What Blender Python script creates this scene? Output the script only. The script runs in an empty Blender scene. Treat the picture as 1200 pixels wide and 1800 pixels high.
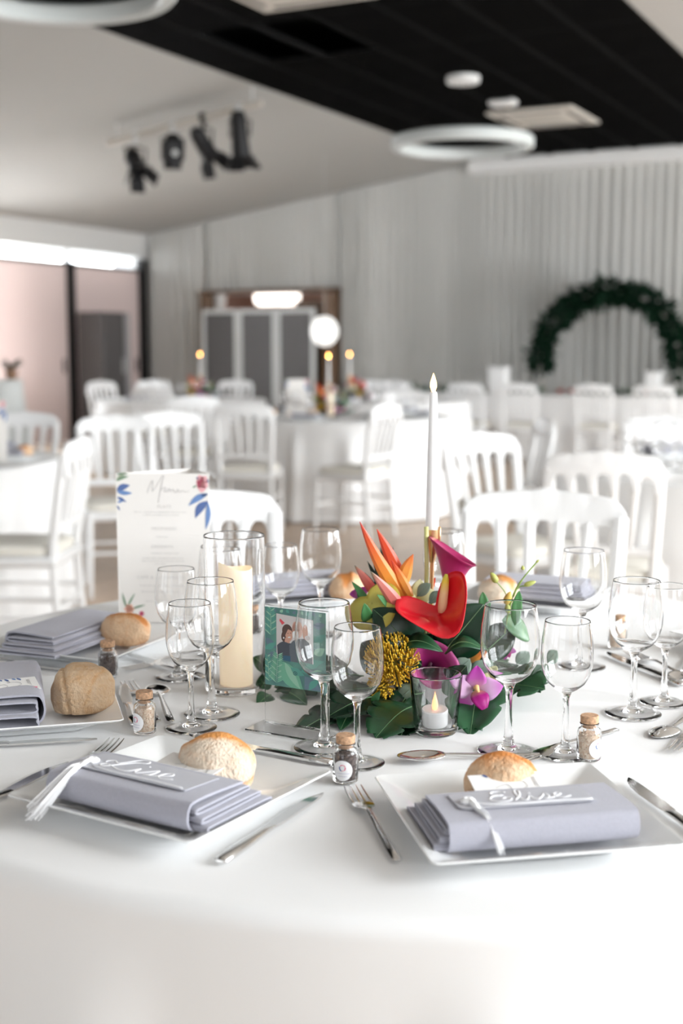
import bpy, bmesh, math, random
from math import sin, cos, pi, radians, sqrt, exp, atan2
from mathutils import Vector, Matrix, noise as mnoise

SC = bpy.context.scene
COL = SC.collection
rnd = random.Random(7)

# ------------------------------------------------------------------ camera
CAM_Z = 1.28
PITCH = math.atan(286 / 2250)
cam_d = bpy.data.cameras.new('camera')
cam_d.sensor_fit = 'VERTICAL'
cam_d.sensor_height = 36.0
cam_d.lens = 45.0
cam_d.clip_start = 0.05
cam_d.clip_end = 200
cam_d.dof.use_dof = True
cam_d.dof.focus_distance = 1.74
cam_d.dof.aperture_fstop = 3.2
cam = bpy.data.objects.new('camera', cam_d)
COL.objects.link(cam)
cam.location = (0, 0, CAM_Z)
cam.rotation_euler = (pi / 2 - PITCH, 0, 0)
SC.camera = cam

# room axes: u runs along the draped end wall, v towards it
RA = radians(26.9)
UX = Vector((cos(RA), -sin(RA), 0))
VX = Vector((sin(RA), cos(RA), 0))
def uv(u, v, z=0.0):
    p = UX * u + VX * v
    return Vector((p.x, p.y, z))

# ------------------------------------------------------------------ world, daylight, exposure
SC.view_settings.view_transform = 'Standard'
SC.view_settings.look = 'None'
SC.view_settings.exposure = 0.47
SC.view_settings.gamma = 1.0
SC.view_settings.use_curve_mapping = False
W = bpy.data.worlds.new('sky')
SC.world = W
W.use_nodes = True
bgn = W.node_tree.nodes['Background']
bgn.inputs[0].default_value = (0.90, 0.95, 1.0, 1)
bgn.inputs[1].default_value = 1.6
SC.cycles.max_bounces = 32
SC.cycles.transmission_bounces = 32
SC.cycles.transparent_max_bounces = 16
SC.cycles.diffuse_bounces = 6
SC.cycles.glossy_bounces = 8

def window_light(name, pos, facing, w, h, power, col=(0.93, 0.97, 1.0)):
    l = bpy.data.lights.new(name, 'AREA')
    l.shape = 'RECTANGLE'
    l.size = w
    l.size_y = h
    l.energy = power
    l.color = col
    o = bpy.data.objects.new(name, l)
    COL.objects.link(o)
    o.location = pos
    o.rotation_euler = Vector(facing).to_track_quat('-Z', 'Y').to_euler()
    return o
U_RIGHT, V_REAR, V_END, U_LEFT = 2.8, -3.6, 16.18, -11.49
SIDE_WIN = [(-2.0, 0.2), (1.0, 3.2), (4.2, 6.4), (7.4, 9.6), (10.6, 12.8), (13.2, 15.4)]      # v ranges in the right wall; first one added to light the table front
REAR_WIN = [(-9.0, -6.6), (-5.6, -3.2), (-2.2, 0.2)]                # u ranges in the rear wall
for (a, b), pw, zc_, wh in zip(SIDE_WIN, (20, 205, 145, 175, 270, 85), (1.95, 1.95, 1.95, 1.95, 1.0, 0.85), (1.85, 1.85, 1.85, 1.85, 1.3, 1.0)):  # last window added low down to brighten the foot of the drape
    window_light('window_daylight', uv(U_RIGHT + 0.13, (a + b) / 2, zc_), -UX, b - a, wh, pw)
for (a, b), pw in zip(REAR_WIN, (34, 24, 4)):
    window_light('window_daylight', uv((a + b) / 2, V_REAR - 0.13, 1.45), VX, b - a, 2.3, pw)

# ------------------------------------------------------------------ materials
MATS = {}
def mat(name, col, rough=0.5, metal=0.0, trans=0.0, ior=1.45, emit=None, estr=0.0, spec=None, alpha=1.0,
        var=0.0, vscale=20.0, vcol=None, bump=0.0, bscale=60.0, sheen=0.0, sss=0.0, coat=0.0, stretch=None, transl=0.0):
    if name in MATS:
        return MATS[name]
    m = bpy.data.materials.new(name)
    m.use_nodes = True
    nt = m.node_tree
    b = nt.nodes['Principled BSDF']
    b.inputs['Base Color'].default_value = (*col, 1)
    b.inputs['Roughness'].default_value = rough
    b.inputs['Metallic'].default_value = metal
    b.inputs['Transmission Weight'].default_value = trans
    b.inputs['IOR'].default_value = ior
    b.inputs['Alpha'].default_value = alpha
    if spec is not None: b.inputs['Specular IOR Level'].default_value = spec
    if sheen: b.inputs['Sheen Weight'].default_value = sheen
    if coat: b.inputs['Coat Weight'].default_value = coat
    if sss:
        b.inputs['Subsurface Weight'].default_value = sss
        b.inputs['Subsurface Radius'].default_value = (0.01, 0.006, 0.003)
    if emit:
        b.inputs['Emission Color'].default_value = (*emit, 1)
        b.inputs['Emission Strength'].default_value = estr
    if var or bump:
        tc = nt.nodes.new('ShaderNodeTexCoord')
        mp = nt.nodes.new('ShaderNodeMapping')
        if stretch: mp.inputs['Scale'].default_value = stretch
        nt.links.new(tc.outputs['Object'], mp.inputs[0])
    if var:
        n = nt.nodes.new('ShaderNodeTexNoise')
        n.inputs['Scale'].default_value = vscale
        n.inputs['Detail'].default_value = 5
        nt.links.new(mp.outputs[0], n.inputs['Vector'])
        r = nt.nodes.new('ShaderNodeValToRGB')
        c2 = vcol or tuple(max(0, c * (1 - var)) for c in col)
        r.color_ramp.elements[0].position = 0.35
        r.color_ramp.elements[1].position = 0.68
        r.color_ramp.elements[0].color = (*c2, 1)
        r.color_ramp.elements[1].color = (*col, 1)
        nt.links.new(n.outputs[0], r.inputs[0])
        nt.links.new(r.outputs[0], b.inputs['Base Color'])
    if bump:
        n2 = nt.nodes.new('ShaderNodeTexNoise')
        n2.inputs['Scale'].default_value = bscale
        n2.inputs['Detail'].default_value = 3
        nt.links.new(mp.outputs[0], n2.inputs['Vector'])
        bp = nt.nodes.new('ShaderNodeBump')
        bp.inputs['Strength'].default_value = bump
        bp.inputs['Distance'].default_value = 0.01
        nt.links.new(n2.outputs[0], bp.inputs['Height'])
        nt.links.new(bp.outputs[0], b.inputs['Normal'])
    if transl:
        tr = nt.nodes.new('ShaderNodeBsdfTranslucent')
        tr.inputs[0].default_value = (*col, 1)
        mx = nt.nodes.new('ShaderNodeMixShader')
        mx.inputs[0].default_value = transl
        nt.links.new(b.outputs[0], mx.inputs[1])
        nt.links.new(tr.outputs[0], mx.inputs[2])
        nt.links.new(mx.outputs[0], nt.nodes['Material Output'].inputs[0])
    MATS[name] = m
    return m

def petal_mat(name, stops, axis='Z', lo=0.0, hi=1.0, rough=0.35, transl=0.25):
    """colour running along an axis of the part's own generated box"""
    m = bpy.data.materials.new(name)
    m.use_nodes = True
    nt = m.node_tree
    b = nt.nodes['Principled BSDF']
    b.inputs['Roughness'].default_value = rough
    tc = nt.nodes.new('ShaderNodeUVMap')
    sep = nt.nodes.new('ShaderNodeSeparateXYZ')
    nt.links.new(tc.outputs[0], sep.inputs[0])
    r = nt.nodes.new('ShaderNodeValToRGB')
    el = r.color_ramp.elements
    el[0].position, el[0].color = stops[0][0], (*stops[0][1], 1)
    el[1].position, el[1].color = stops[-1][0], (*stops[-1][1], 1)
    for p, c in stops[1:-1]:
        e = el.new(p); e.color = (*c, 1)
    nt.links.new(sep.outputs['Y' if axis == 'Z' else axis], r.inputs[0])
    nt.links.new(r.outputs[0], b.inputs['Base Color'])
    tr = nt.nodes.new('ShaderNodeBsdfTranslucent')
    nt.links.new(r.outputs[0], tr.inputs[0])
    mx = nt.nodes.new('ShaderNodeMixShader')
    mx.inputs[0].default_value = transl
    nt.links.new(b.outputs[0], mx.inputs[1])
    nt.links.new(tr.outputs[0], mx.inputs[2])
    nt.links.new(mx.outputs[0], nt.nodes['Material Output'].inputs[0])
    return m

M_CLOTH = mat('table_linen', (0.84, 0.84, 0.84), 0.85, bump=0.06, bscale=9.0, sheen=0.1)
M_CHAIR = mat('white_lacquer', (0.80, 0.80, 0.80), 0.38)
M_CUSH = mat('ivory_cushion', (0.80, 0.77, 0.70), 0.8)
M_GLASS = mat('clear_glass', (1, 1, 1), 0.0, trans=1.0, ior=1.40)
M_ACRYL = mat('clear_acrylic', (1, 1, 1), 0.02, trans=1.0, ior=1.3)
M_PORC = mat('white_porcelain', (0.88, 0.89, 0.89), 0.09, coat=0.5)
M_NAPK = mat('grey_linen', (0.42, 0.42, 0.485), 0.9, var=0.06, vscale=300, bump=0.25, bscale=700, sheen=0.2)
M_NAPK_IN = mat('grey_linen_inside', (0.40, 0.40, 0.46), 0.9)
M_VELL = mat('vellum', (0.50, 0.505, 0.55), 0.45)
M_WHITE = mat('white_thread', (0.92, 0.92, 0.93), 0.6)
M_PAPER = mat('cream_paper', (0.83, 0.80, 0.765), 0.75)
M_PAPERW = mat('white_paper', (0.88, 0.87, 0.86), 0.7)
M_INK = mat('grey_ink', (0.42, 0.41, 0.41), 0.7)
M_INKP = mat('pale_grey_ink', (0.60, 0.585, 0.57), 0.7)
M_INKD = mat('black_ink', (0.06, 0.06, 0.07), 0.7)
M_STEEL = mat('polished_steel', (0.72, 0.71, 0.70), 0.13, metal=1.0)
M_CORK = mat('cork', (0.66, 0.40, 0.24), 0.85, var=0.45, vscale=260, bump=0.2, bscale=400)
M_IVORY = mat('ivory_wax', (0.90, 0.82, 0.67), 0.4, sss=0.15, emit=(1.0, 0.72, 0.42), estr=0.30)
M_WAX = mat('white_wax', (0.88, 0.88, 0.88), 0.35)
M_FLAME = mat('warm_flame', (1.0, 0.75, 0.4), 0.4, emit=(1.0, 0.60, 0.22), estr=5.5)
M_FLAME_FAR = mat('warm_flame_glow', (1.0, 0.6, 0.2), 0.4, emit=(1.0, 0.42, 0.10), estr=36.0)
M_GOLD = mat('brushed_gold', (0.80, 0.52, 0.28), 0.28, metal=1.0)
M_LEAF = mat('dark_green_leaf', (0.008, 0.042, 0.018), 0.26, var=0.5, vscale=14, vcol=(0.004, 0.021, 0.010))
M_LEAFM = mat('mid_green_leaf', (0.022, 0.100, 0.040), 0.32, var=0.45, vscale=18, vcol=(0.011, 0.055, 0.022))
M_LEAFL = mat('fresh_green_leaf', (0.07, 0.24, 0.08), 0.4, var=0.35, vscale=20)
M_RIB = mat('pale_leaf_rib', (0.16, 0.30, 0.14), 0.5)
M_EUCA = mat('grey_green_leaf', (0.27, 0.37, 0.30), 0.6, var=0.25, vscale=25)
M_STEM = mat('green_stem', (0.36, 0.44, 0.13), 0.45)
M_BLACK = mat('black_metal', (0.006, 0.006, 0.007), 0.55)
M_DARKPOT = mat('dark_bowl', (0.01, 0.013, 0.011), 0.5)

# ------------------------------------------------------------------ mesh building
class MB:
    def __init__(s):
        s.v, s.f, s.m, s.uv = [], [], [], []
    def add(s, verts, faces, mi=0, uvs=None):
        o = len(s.v)
        s.v += [tuple(p) for p in verts]
        s.f += [tuple(i + o for i in f) for f in faces]
        s.m += [mi] * len(faces)
        s.uv += uvs if uvs else [(0.5, 0.5)] * len(verts)
        return s
    def box(s, c, d, mi=0, rot=0.0, bevel=0.0):
        x, y, z = [q / 2 for q in d]
        cr, sr = cos(rot), sin(rot)
        if bevel <= 0:
            vs = [(sx * x, sy * y, sz * z) for sz in (-1, 1) for sx, sy in ((-1, -1), (1, -1), (1, 1), (-1, 1))]
            fs = [(3, 2, 1, 0), (4, 5, 6, 7), (0, 1, 5, 4), (1, 2, 6, 5), (2, 3, 7, 6), (3, 0, 4, 7)]
        else:
            b = min(bevel, x * .9, y * .9, z * .9)
            vs, fs = [], []
            def ring(ix, iy, zz):
                k = len(vs)
                for sx, sy in ((-1, -1), (1, -1), (1, 1), (-1, 1)):
                    vs.append((sx * ix, sy * iy, zz))
                return k
            def ring8(zz):
                k = len(vs)
                for px, py in ((-x + b, -y), (x - b, -y), (x, -y + b), (x, y - b), (x - b, y), (-x + b, y), (-x, y - b), (-x, -y + b)):
                    vs.append((px, py, zz))
                return k
            def inner8(zz):
                k = len(vs)
                for px, py in ((-x + b, -y + b), (x - b, -y + b), (x - b, -y + b), (x - b, y - b), (x - b, y - b), (-x + b, y - b), (-x + b, y - b), (-x + b, -y + b)):
                    vs.append((px, py, zz))
                return k
            r = [inner8(-z), ring8(-z + b), ring8(z - b), inner8(z)]
            for a, c2 in zip(r, r[1:]):
                for i in range(8):
                    j = (i + 1) % 8
                    fs.append((a + i, a + j, c2 + j, c2 + i))
            fs.append((r[0] + 7, r[0] + 5, r[0] + 3, r[0] + 1))
            fs.append((r[3] + 1, r[3] + 3, r[3] + 5, r[3] + 7))
        vs = [(c[0] + p[0] * cr - p[1] * sr, c[1] + p[0] * sr + p[1] * cr, c[2] + p[2]) for p in vs]
        return s.add(vs, fs, mi)
    def lathe(s, prof, n=32, c=(0, 0, 0), mi=0, closed=False, sx=1.0, sy=1.0):
        vs, fs, rings = [], [], []
        for r, z in prof:
            if r < 1e-6:
                rings.append([len(vs)]); vs.append((c[0], c[1], c[2] + z))
            else:
                rings.append(list(range(len(vs), len(vs) + n)))
                for i in range(n):
                    a = 2 * pi * i / n
                    vs.append((c[0] + r * cos(a) * sx, c[1] + r * sin(a) * sy, c[2] + z))
        pairs = list(zip(rings, rings[1:]))
        if closed: pairs.append((rings[-1], rings[0]))
        for a, b in pairs:
            for i in range(n):
                j = (i + 1) % n
                if len(a) == 1 and len(b) == 1: continue
                if len(a) == 1: fs.append((a[0], b[j], b[i]))
                elif len(b) == 1: fs.append((a[i], a[j], b[0]))
                else: fs.append((a[i], a[j], b[j], b[i]))
        return s.add(vs, fs, mi)
    def tube(s, pts, rad, n=8, mi=0, flat=1.0, caps=True, up=(0, 0, 1)):
        pts = [Vector(p) for p in pts]
        if not hasattr(rad, '__len__'): rad = [rad] * len(pts)
        vs, fs, uvs = [], [], []
        L = len(pts)
        ref = Vector(up)
        for i, p in enumerate(pts):
            t = (pts[min(i + 1, L - 1)] - pts[max(i - 1, 0)]).normalized()
            if abs(t.dot(ref)) > 0.95: ref2 = Vector((1, 0, 0)) if abs(t.x) < .9 else Vector((0, 1, 0))
            else: ref2 = ref
            a = t.cross(ref2).normalized()
            b = a.cross(t).normalized()
            for k in range(n):
                q = 2 * pi * k / n
                vs.append(p + a * (rad[i] * cos(q)) + b * (rad[i] * flat * sin(q)))
                uvs.append((k / n, i / (L - 1)))
        for i in range(L - 1):
            for k in range(n):
                j = (k + 1) % n
                fs.append((i * n + k, i * n + j, (i + 1) * n + j, (i + 1) * n + k))
        if caps:
            fs.append(tuple(range(n - 1, -1, -1)))
            fs.append(tuple((L - 1) * n + k for k in range(n)))
        return s.add(vs, fs, mi, uvs)
    def surf(s, nu, nv, fn, mi=0, wrap=False):
        vs, fs, uvs = [], [], []
        for j in range(nv + 1):
            for i in range(nu + (0 if wrap else 1)):
                vs.append(fn(i / nu, j / nv)); uvs.append((i / nu, j / nv))
        w = nu if wrap else nu + 1
        for j in range(nv):
            for i in range(nu):
                i2 = (i + 1) % w if wrap else i + 1
                fs.append((j * w + i, j * w + i2, (j + 1) * w + i2, (j + 1) * w + i))
        return s.add(vs, fs, mi, uvs)
    def poly(s, pts, mi=0):
        return s.add(pts, [tuple(range(len(pts)))], mi)
    def prism(s, outline, z0, z1, mi=0):
        """outline in x,y (counter-clockwise), extruded in z"""
        n = len(outline)
        vs = [(x, y, z0) for x, y in outline] + [(x, y, z1) for x, y in outline]
        fs = [tuple(range(n - 1, -1, -1)), tuple(range(n, 2 * n))]
        fs += [(i, (i + 1) % n, n + (i + 1) % n, n + i) for i in range(n)]
        return s.add(vs, fs, mi)
    def xform(s, M):
        s.v = [tuple(M @ Vector(p)) for p in s.v]
        return s
    def mesh(s, name, mats, smooth=True, ang=40, solid=0.0):
        me = bpy.data.meshes.new(name)
        me.from_pydata(s.v, [], s.f)
        for m in (mats if isinstance(mats, (list, tuple)) else [mats]): me.materials.append(m)
        me.polygons.foreach_set('material_index', s.m)
        me.polygons.foreach_set('use_smooth', [smooth] * len(s.f))
        ul = me.uv_layers.new(name='UVMap')
        li = [0] * len(me.loops); me.loops.foreach_get('vertex_index', li)
        flat = []
        for i in li: flat += s.uv[i]
        ul.data.foreach_set('uv', flat)
        me.validate()
        if smooth and ang: me.set_sharp_from_angle(angle=radians(ang))
        return me
    def build(s, name, mats, parent=None, loc=(0, 0, 0), rot=(0, 0, 0), smooth=True, ang=40, solid=0.0):
        o = link(name, s.mesh(name, mats, smooth, ang), parent, loc, rot)
        if solid:
            md = o.modifiers.new('thickness', 'SOLIDIFY'); md.thickness = solid; md.offset = 0
        return o
def link(name, data, parent=None, loc=(0, 0, 0), rot=(0, 0, 0)):
    o = bpy.data.objects.new(name, data)
    COL.objects.link(o)
    if parent: o.parent = parent
    o.location = loc
    o.rotation_euler = rot
    return o
def tag(o, label, cat, group=None):
    o['label'] = label; o['category'] = cat
    if group: o['group'] = group
    return o
def thing(name, label, cat, loc=(0, 0, 0), rz=0.0, group=None):
    o = link(name, None, None, loc, (0, 0, rz))
    o.empty_display_size = 0.05
    return tag(o, label, cat, group)
def struct(o):
    o['kind'] = 'structure'; return o
KIDS = {}
def kids(o):
    return [c for c in COL.objects if c.parent == o]
def dup(root, label, loc, rz=0.0, group=None):
    def rec(o, parent):
        c = o.copy(); COL.objects.link(c); c.parent = parent
        for ch in kids_of(o): rec(ch, c)
        return c
    r = rec(root, None)
    r.location = loc; r.rotation_euler = (0, 0, rz); r['label'] = label
    if group: r['group'] = group
    return r
def kids_of(o):
    if o.name not in KIDS: KIDS[o.name] = list(o.children)
    return KIDS[o.name]
def lerp(a, b, t): return a + (b - a) * t
def smooth_pts(pts, n=6):
    """Catmull-Rom through the points"""
    P = [Vector(p) for p in pts]
    out = []
    for i in range(len(P) - 1):
        p0, p1, p2, p3 = P[max(i - 1, 0)], P[i], P[i + 1], P[min(i + 2, len(P) - 1)]
        for k in range(n):
            t = k / n
            out.append(0.5 * ((2 * p1) + (p2 - p0) * t + (2 * p0 - 5 * p1 + 4 * p2 - p3) * t * t + (3 * p1 - p0 - 3 * p2 + p3) * t ** 3))
    out.append(P[-1])
    return out
def text_mesh(body, size, m, spacing=1.0):
    """printed capitals as a flat mesh"""
    cu = bpy.data.curves.new('letters', 'FONT')
    cu.body = body; cu.size = size; cu.align_x = 'CENTER'; cu.space_character = spacing
    cu.extrude = 0.0
    o = bpy.data.objects.new('letters', cu)
    COL.objects.link(o)
    dg = bpy.context.evaluated_depsgraph_get()
    me = bpy.data.meshes.new_from_object(o.evaluated_get(dg))
    bpy.data.objects.remove(o)
    me.materials.clear(); me.materials.append(m)
    return me

# ================================================================== ROOM
ROT = (0, 0, -RA)          # room pieces are modelled in u, v, z
def room(mb, name, mats, smooth=False, ang=40): return mb.build(name, mats, None, (0, 0, 0), ROT, smooth, ang)
M_WALL = mat('white_paint', (0.74, 0.735, 0.72), 0.8)
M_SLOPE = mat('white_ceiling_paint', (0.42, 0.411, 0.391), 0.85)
M_TILE = mat('black_ceiling_tile', (0.0028, 0.0026, 0.0025), 0.9, var=0.3, vscale=3, spec=0.02)
M_GRID = mat('black_ceiling_grid', (0.0075, 0.0075, 0.0075), 0.8, spec=0.03)
M_FLOOR = mat('oak_laminate', (0.64, 0.49, 0.365), 0.38, var=0.22, vscale=3.0, stretch=(6, 0.8, 1))
M_DRAPE = mat('white_drape', (0.56, 0.557, 0.535), 0.85, transl=0.08)
M_DPOST = mat('dark_post', (0.012, 0.011, 0.011), 0.5)
M_PANEL = mat('rose_frosted_panel', (0.66, 0.575, 0.55), 0.3, transl=0.4)
M_GPANEL = mat('grey_panel', (0.085, 0.079, 0.079), 0.5)
M_ALU = mat('pale_aluminium', (0.60, 0.61, 0.60), 0.45)
M_WOOD = mat('brown_wood', (0.16, 0.085, 0.04), 0.5, var=0.35, vscale=5, stretch=(1, 1, 0.15))
M_RING = mat('pale_grey_lamp', (0.58, 0.61, 0.60), 0.5)
M_VENT = mat('cream_vent', (0.62, 0.58, 0.52), 0.6)
SL = (3.714 - 2.995) / 5.23
ZC = 3.714
UD0, UD1 = -6.26, -2.46
def slope_z(u):
    return ZC - SL * max(0, UD0 - u, u - UD1)

b = MB(); b.box(((U_LEFT + U_RIGHT) / 2, (V_REAR + V_END + 3) / 2, -0.05), (U_RIGHT - U_LEFT + 3, V_END - V_REAR + 4, 0.1))
struct(room(b, 'floor', M_FLOOR))
# dark flat strip: a grid carrying black tiles, with one square left open
b = MB(); b.box(((UD0 + UD1) / 2, (V_REAR + V_END) / 2, ZC + 0.33), (UD1 - UD0 + 0.4, V_END - V_REAR, 0.04), 0)
b.box((UD0 - 0.06, (V_REAR + V_END) / 2, ZC + 0.17), (0.1, V_END - V_REAR, 0.3), 0)
b.box((UD1 + 0.06, (V_REAR + V_END) / 2, ZC + 0.17), (0.1, V_END - V_REAR, 0.3), 0)
TW = (UD1 - UD0) / 7
for i in range(8):
    b.box((UD0 + TW * i, (V_REAR + V_END) / 2, ZC + 0.012), (0.05, V_END - V_REAR, 0.024), 0)
for j in range(17):
    b.box(((UD0 + UD1) / 2, -3.35 + 1.2 * j, ZC + 0.010), (UD1 - UD0, 0.022, 0.02), 0)
ceil = struct(room(b, 'ceiling', M_GRID))
b = MB(); b.box((0, 0, 0), (TW - 0.056, 1.2 - 0.028, 0.016), bevel=0.006)
tile_me = b.mesh('tile', M_TILE, False)
for j in range(16):
    for i in range(7):
        if j == 10 and i in (1, 2): continue
        link('tile', tile_me, ceil, (UD0 + TW * (i + .5), -3.35 + 1.2 * (j + .5), ZC + 0.008))
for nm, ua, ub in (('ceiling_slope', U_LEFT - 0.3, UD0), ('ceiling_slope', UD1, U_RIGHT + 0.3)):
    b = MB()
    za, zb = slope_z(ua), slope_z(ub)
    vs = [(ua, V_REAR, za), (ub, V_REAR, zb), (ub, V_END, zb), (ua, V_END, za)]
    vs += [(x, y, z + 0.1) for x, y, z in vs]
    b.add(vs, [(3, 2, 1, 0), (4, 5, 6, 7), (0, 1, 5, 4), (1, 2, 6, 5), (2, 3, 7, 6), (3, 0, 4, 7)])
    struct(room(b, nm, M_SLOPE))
# walls
b = MB()
b.box((U_RIGHT + 0.1, (V_REAR + V_END) / 2, 0.15), (0.2, V_END - V_REAR, 0.3))
b.box((U_RIGHT + 0.1, (V_REAR + V_END) / 2, 3.0), (0.2, V_END - V_REAR, 0.2))
ed = [V_REAR] + [x for w in SIDE_WIN for x in w] + [V_END]
for a, c in zip(ed[0::2], ed[1::2]):
    b.box((U_RIGHT + 0.1, (a + c) / 2, 1.6), (0.2, c - a, 2.7))
for a, c in SIDE_WIN[:4]:
    b.box((U_RIGHT + 0.1, (a + c) / 2, 0.65), (0.2, c - a, 0.72))
for a, c in SIDE_WIN[4:]:
    b.box((U_RIGHT + 0.1, (a + c) / 2, 2.3), (0.2, c - a, 1.26))
struct(room(b, 'wall_right', M_WALL))
b = MB()
b.box(((U_LEFT + U_RIGHT) / 2, V_REAR - 0.1, 0.15), (U_RIGHT - U_LEFT, 0.2, 0.3))
b.box(((U_LEFT + U_RIGHT) / 2, V_REAR - 0.1, 3.2), (U_RIGHT - U_LEFT, 0.2, 1.2))
ed = [U_LEFT] + [x for w in REAR_WIN for x in w] + [U_RIGHT]
for a, c in zip(ed[0::2], ed[1::2]):
    b.box(((a + c) / 2, V_REAR - 0.1, 1.5), (c - a, 0.2, 2.5))
struct(room(b, 'wall_rear', M_WALL))
k = 1
for a, c in SIDE_WIN:
    b = MB()
    for q in range(4): b.box((U_RIGHT + 0.05, lerp(a, c, q / 3), 1.6), (0.06, 0.06, 2.6))
    for z in (0.33, 1.05, 1.65, 2.3, 2.87): b.box((U_RIGHT + 0.05, (a + c) / 2, z), (0.05, c - a, 0.05))
    struct(room(b, 'window_%d' % k, M_WALL)); k += 1
for a, c in REAR_WIN:
    b = MB()
    for q in range(4): b.box((lerp(a, c, q / 3), V_REAR - 0.05, 1.45), (0.06, 0.06, 2.3))
    for z in (0.33, 0.95, 1.7, 2.57): b.box(((a + c) / 2, V_REAR - 0.05, z), (c - a, 0.05, 0.05))
    struct(room(b, 'window_%d' % k, M_WALL)); k += 1
# end wall behind the drapes, with the serving doorway
DU0, DU1, DZ = -10.42, -8.22, 2.08
b = MB()
b.box(((U_LEFT + DU0) / 2, V_END + 0.15, 1.9), (DU0 - U_LEFT + 0.3, 0.2, 3.9))
b.box(((U_RIGHT + DU1) / 2, V_END + 0.15, 1.9), (U_RIGHT - DU1 + 0.4, 0.2, 3.9))
b.box(((DU0 + DU1) / 2, V_END + 0.15, (DZ + 3.85) / 2), (DU1 - DU0, 0.2, 3.85 - DZ))
struct(room(b, 'wall_back', M_WALL))
def drape(ua, ub, z0, seed):
    r = random.Random(seed)
    n = int((ub - ua) / 0.022)
    ph, w = 0, []
    amp = 0.058
    for i in range(n + 1):
        ph += 0.022 / (0.125 + 0.07 * mnoise.noise(Vector((i * 0.02, seed, 0)))) * 2 * pi
        w.append(amp * sin(ph) * (0.75 + 0.5 * mnoise.noise(Vector((i * 0.05, seed, 9)))))
    def fn(s, t):
        i = min(n, int(round(s * n)))
        u = lerp(ua, ub, s)
        top = slope_z(u) - 0.02
        if UD0 <= u <= UD1: top = ZC - 0.16
        return (u + 0.3 * w[max(0, i - 2)], V_END - 0.06 + w[i] * lerp(1.0, 0.55, t), lerp(z0, top, t))
    return MB().surf(n, 3, fn)
cur = thing('wall_drape', 'pleated white drape lining the whole end wall of the hall', 'curtain', uv(-4.3, V_END - 0.06, 0))
for a, c, z0, sd in ((U_LEFT + 0.06, DU0, 0.02, 1), (DU0, DU1, DZ + 0.06, 2), (DU1, U_RIGHT - 0.05, 0.02, 3)):
    o = drape(a, c, z0, sd).build('drape_panel', M_DRAPE, cur, (0, 0, 0), ROT, True, 0)
    o.location = -Vector(cur.location); 
b = MB(); b.box(((UD0 + U_RIGHT) / 2, V_END - 0.12, ZC - 0.08), (U_RIGHT - UD0, 0.22, 0.16), bevel=0.01)
struct(room(b, 'trim_1', M_WALL))
# serving room behind the doorway
b = MB()
b.box(((DU0 + DU1) / 2, V_END + 2.3, 1.25), (3.4, 0.1, 2.5), 0)
b.box((DU0 - 0.5, V_END + 1.25, 1.25), (0.1, 2.1, 2.5), 0)
b.box((DU1 + 0.5, V_END + 1.25, 1.25), (0.1, 2.1, 2.5), 1)
b.box(((DU0 + DU1) / 2, V_END + 1.25, 2.55), (3.4, 2.2, 0.1), 0)
struct(room(b, 'wall_serving_room', [mat('rose_wall', (0.64, 0.46, 0.39), 0.7), M_WOOD]))
b = MB()
b.box((DU1 - 0.09, V_END - 0.04, DZ / 2), (0.2, 0.34, DZ), bevel=0.01)
b.box((DU0 + 0.04, V_END - 0.04, DZ / 2), (0.1, 0.34, DZ), bevel=0.01)
b.box(((DU0 + DU1) / 2, V_END - 0.04, DZ + .03), (DU1 - DU0 + 0.06, 0.34, 0.04), bevel=0.01)
fr = struct(room(b, 'trim_2', M_WOOD))
b = MB(); b.box((-8.72, V_END + 0.10, 1.0), (0.55, 0.05, 1.95), bevel=0.01)
struct(room(b, 'door_1', M_WOOD))
# lamp of the serving room
t = thing('strip_light', 'lit white box light showing above the grey folding screen', 'lamp', uv(-9.56, V_END + 0.55, 2.06), -RA)
MB().box((0, 0, 0), (0.68, 0.3, 0.26), bevel=0.06).build('diffuser', mat('lit_diffuser', (1, 0.95, 0.9), 0.5, emit=(1.0, 0.90, 0.82), estr=2.6), t)
MB().box((0, 0, 0.30), (0.06, 0.06, 0.36)).build('bracket', M_ALU, t)
# left wall: sliding panels between dark posts under a bright transom
b = MB()
b.box((U_LEFT - 0.1, (V_REAR + 9.2) / 2, 1.6), (0.2, 9.2 - V_REAR, 3.2))
b.box((U_LEFT - 0.1, (9.2 + V_END) / 2, 2.86), (0.2, V_END - 9.2, 0.42))
b.box((U_LEFT - 0.1, 16.14, 1.4), (0.2, 0.16, 2.8))
struct(room(b, 'wall_left', M_WALL))
window_light('window_daylight', uv(U_LEFT - 0.7, 11.6, 1.7), UX, 3.4, 2.2, 190)
window_light('window_daylight', uv(U_LEFT - 0.35, 14.0, 2.53), UX, 3.6, 0.2, 16)
b = MB()
for v in (9.3, 11.1): b.box((U_LEFT - 0.08, v, 1.3), (0.1, 0.08, 2.6))
for z in (0.05, 2.35): b.box((U_LEFT - 0.08, 11.05, z), (0.1, 3.6, 0.08))
fw = struct(room(b, 'window_%d' % k, M_WALL))
M_PANE = mat('window_pane', (1, 1, 1), 0.0, trans=1.0, ior=1.02)
for v in (10.2, 12.0):
    MB().box((U_LEFT - 0.08, v, 1.2), (0.008, 1.68, 2.2)).build('pane', M_PANE, fw, smooth=False)
b = MB()
for v in (12.9, 14.34, 16.0): b.box((U_LEFT - 0.06, v, 2.56), (0.08, 0.05, 0.2))
ft = struct(room(b, 'window_%d' % (k + 1), M_ALU))
for v in (13.62, 15.17):
    MB().box((U_LEFT - 0.08, v, 2.56), (0.008, 1.38, 0.2)).build('pane', M_PANE, ft, smooth=False)
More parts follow.
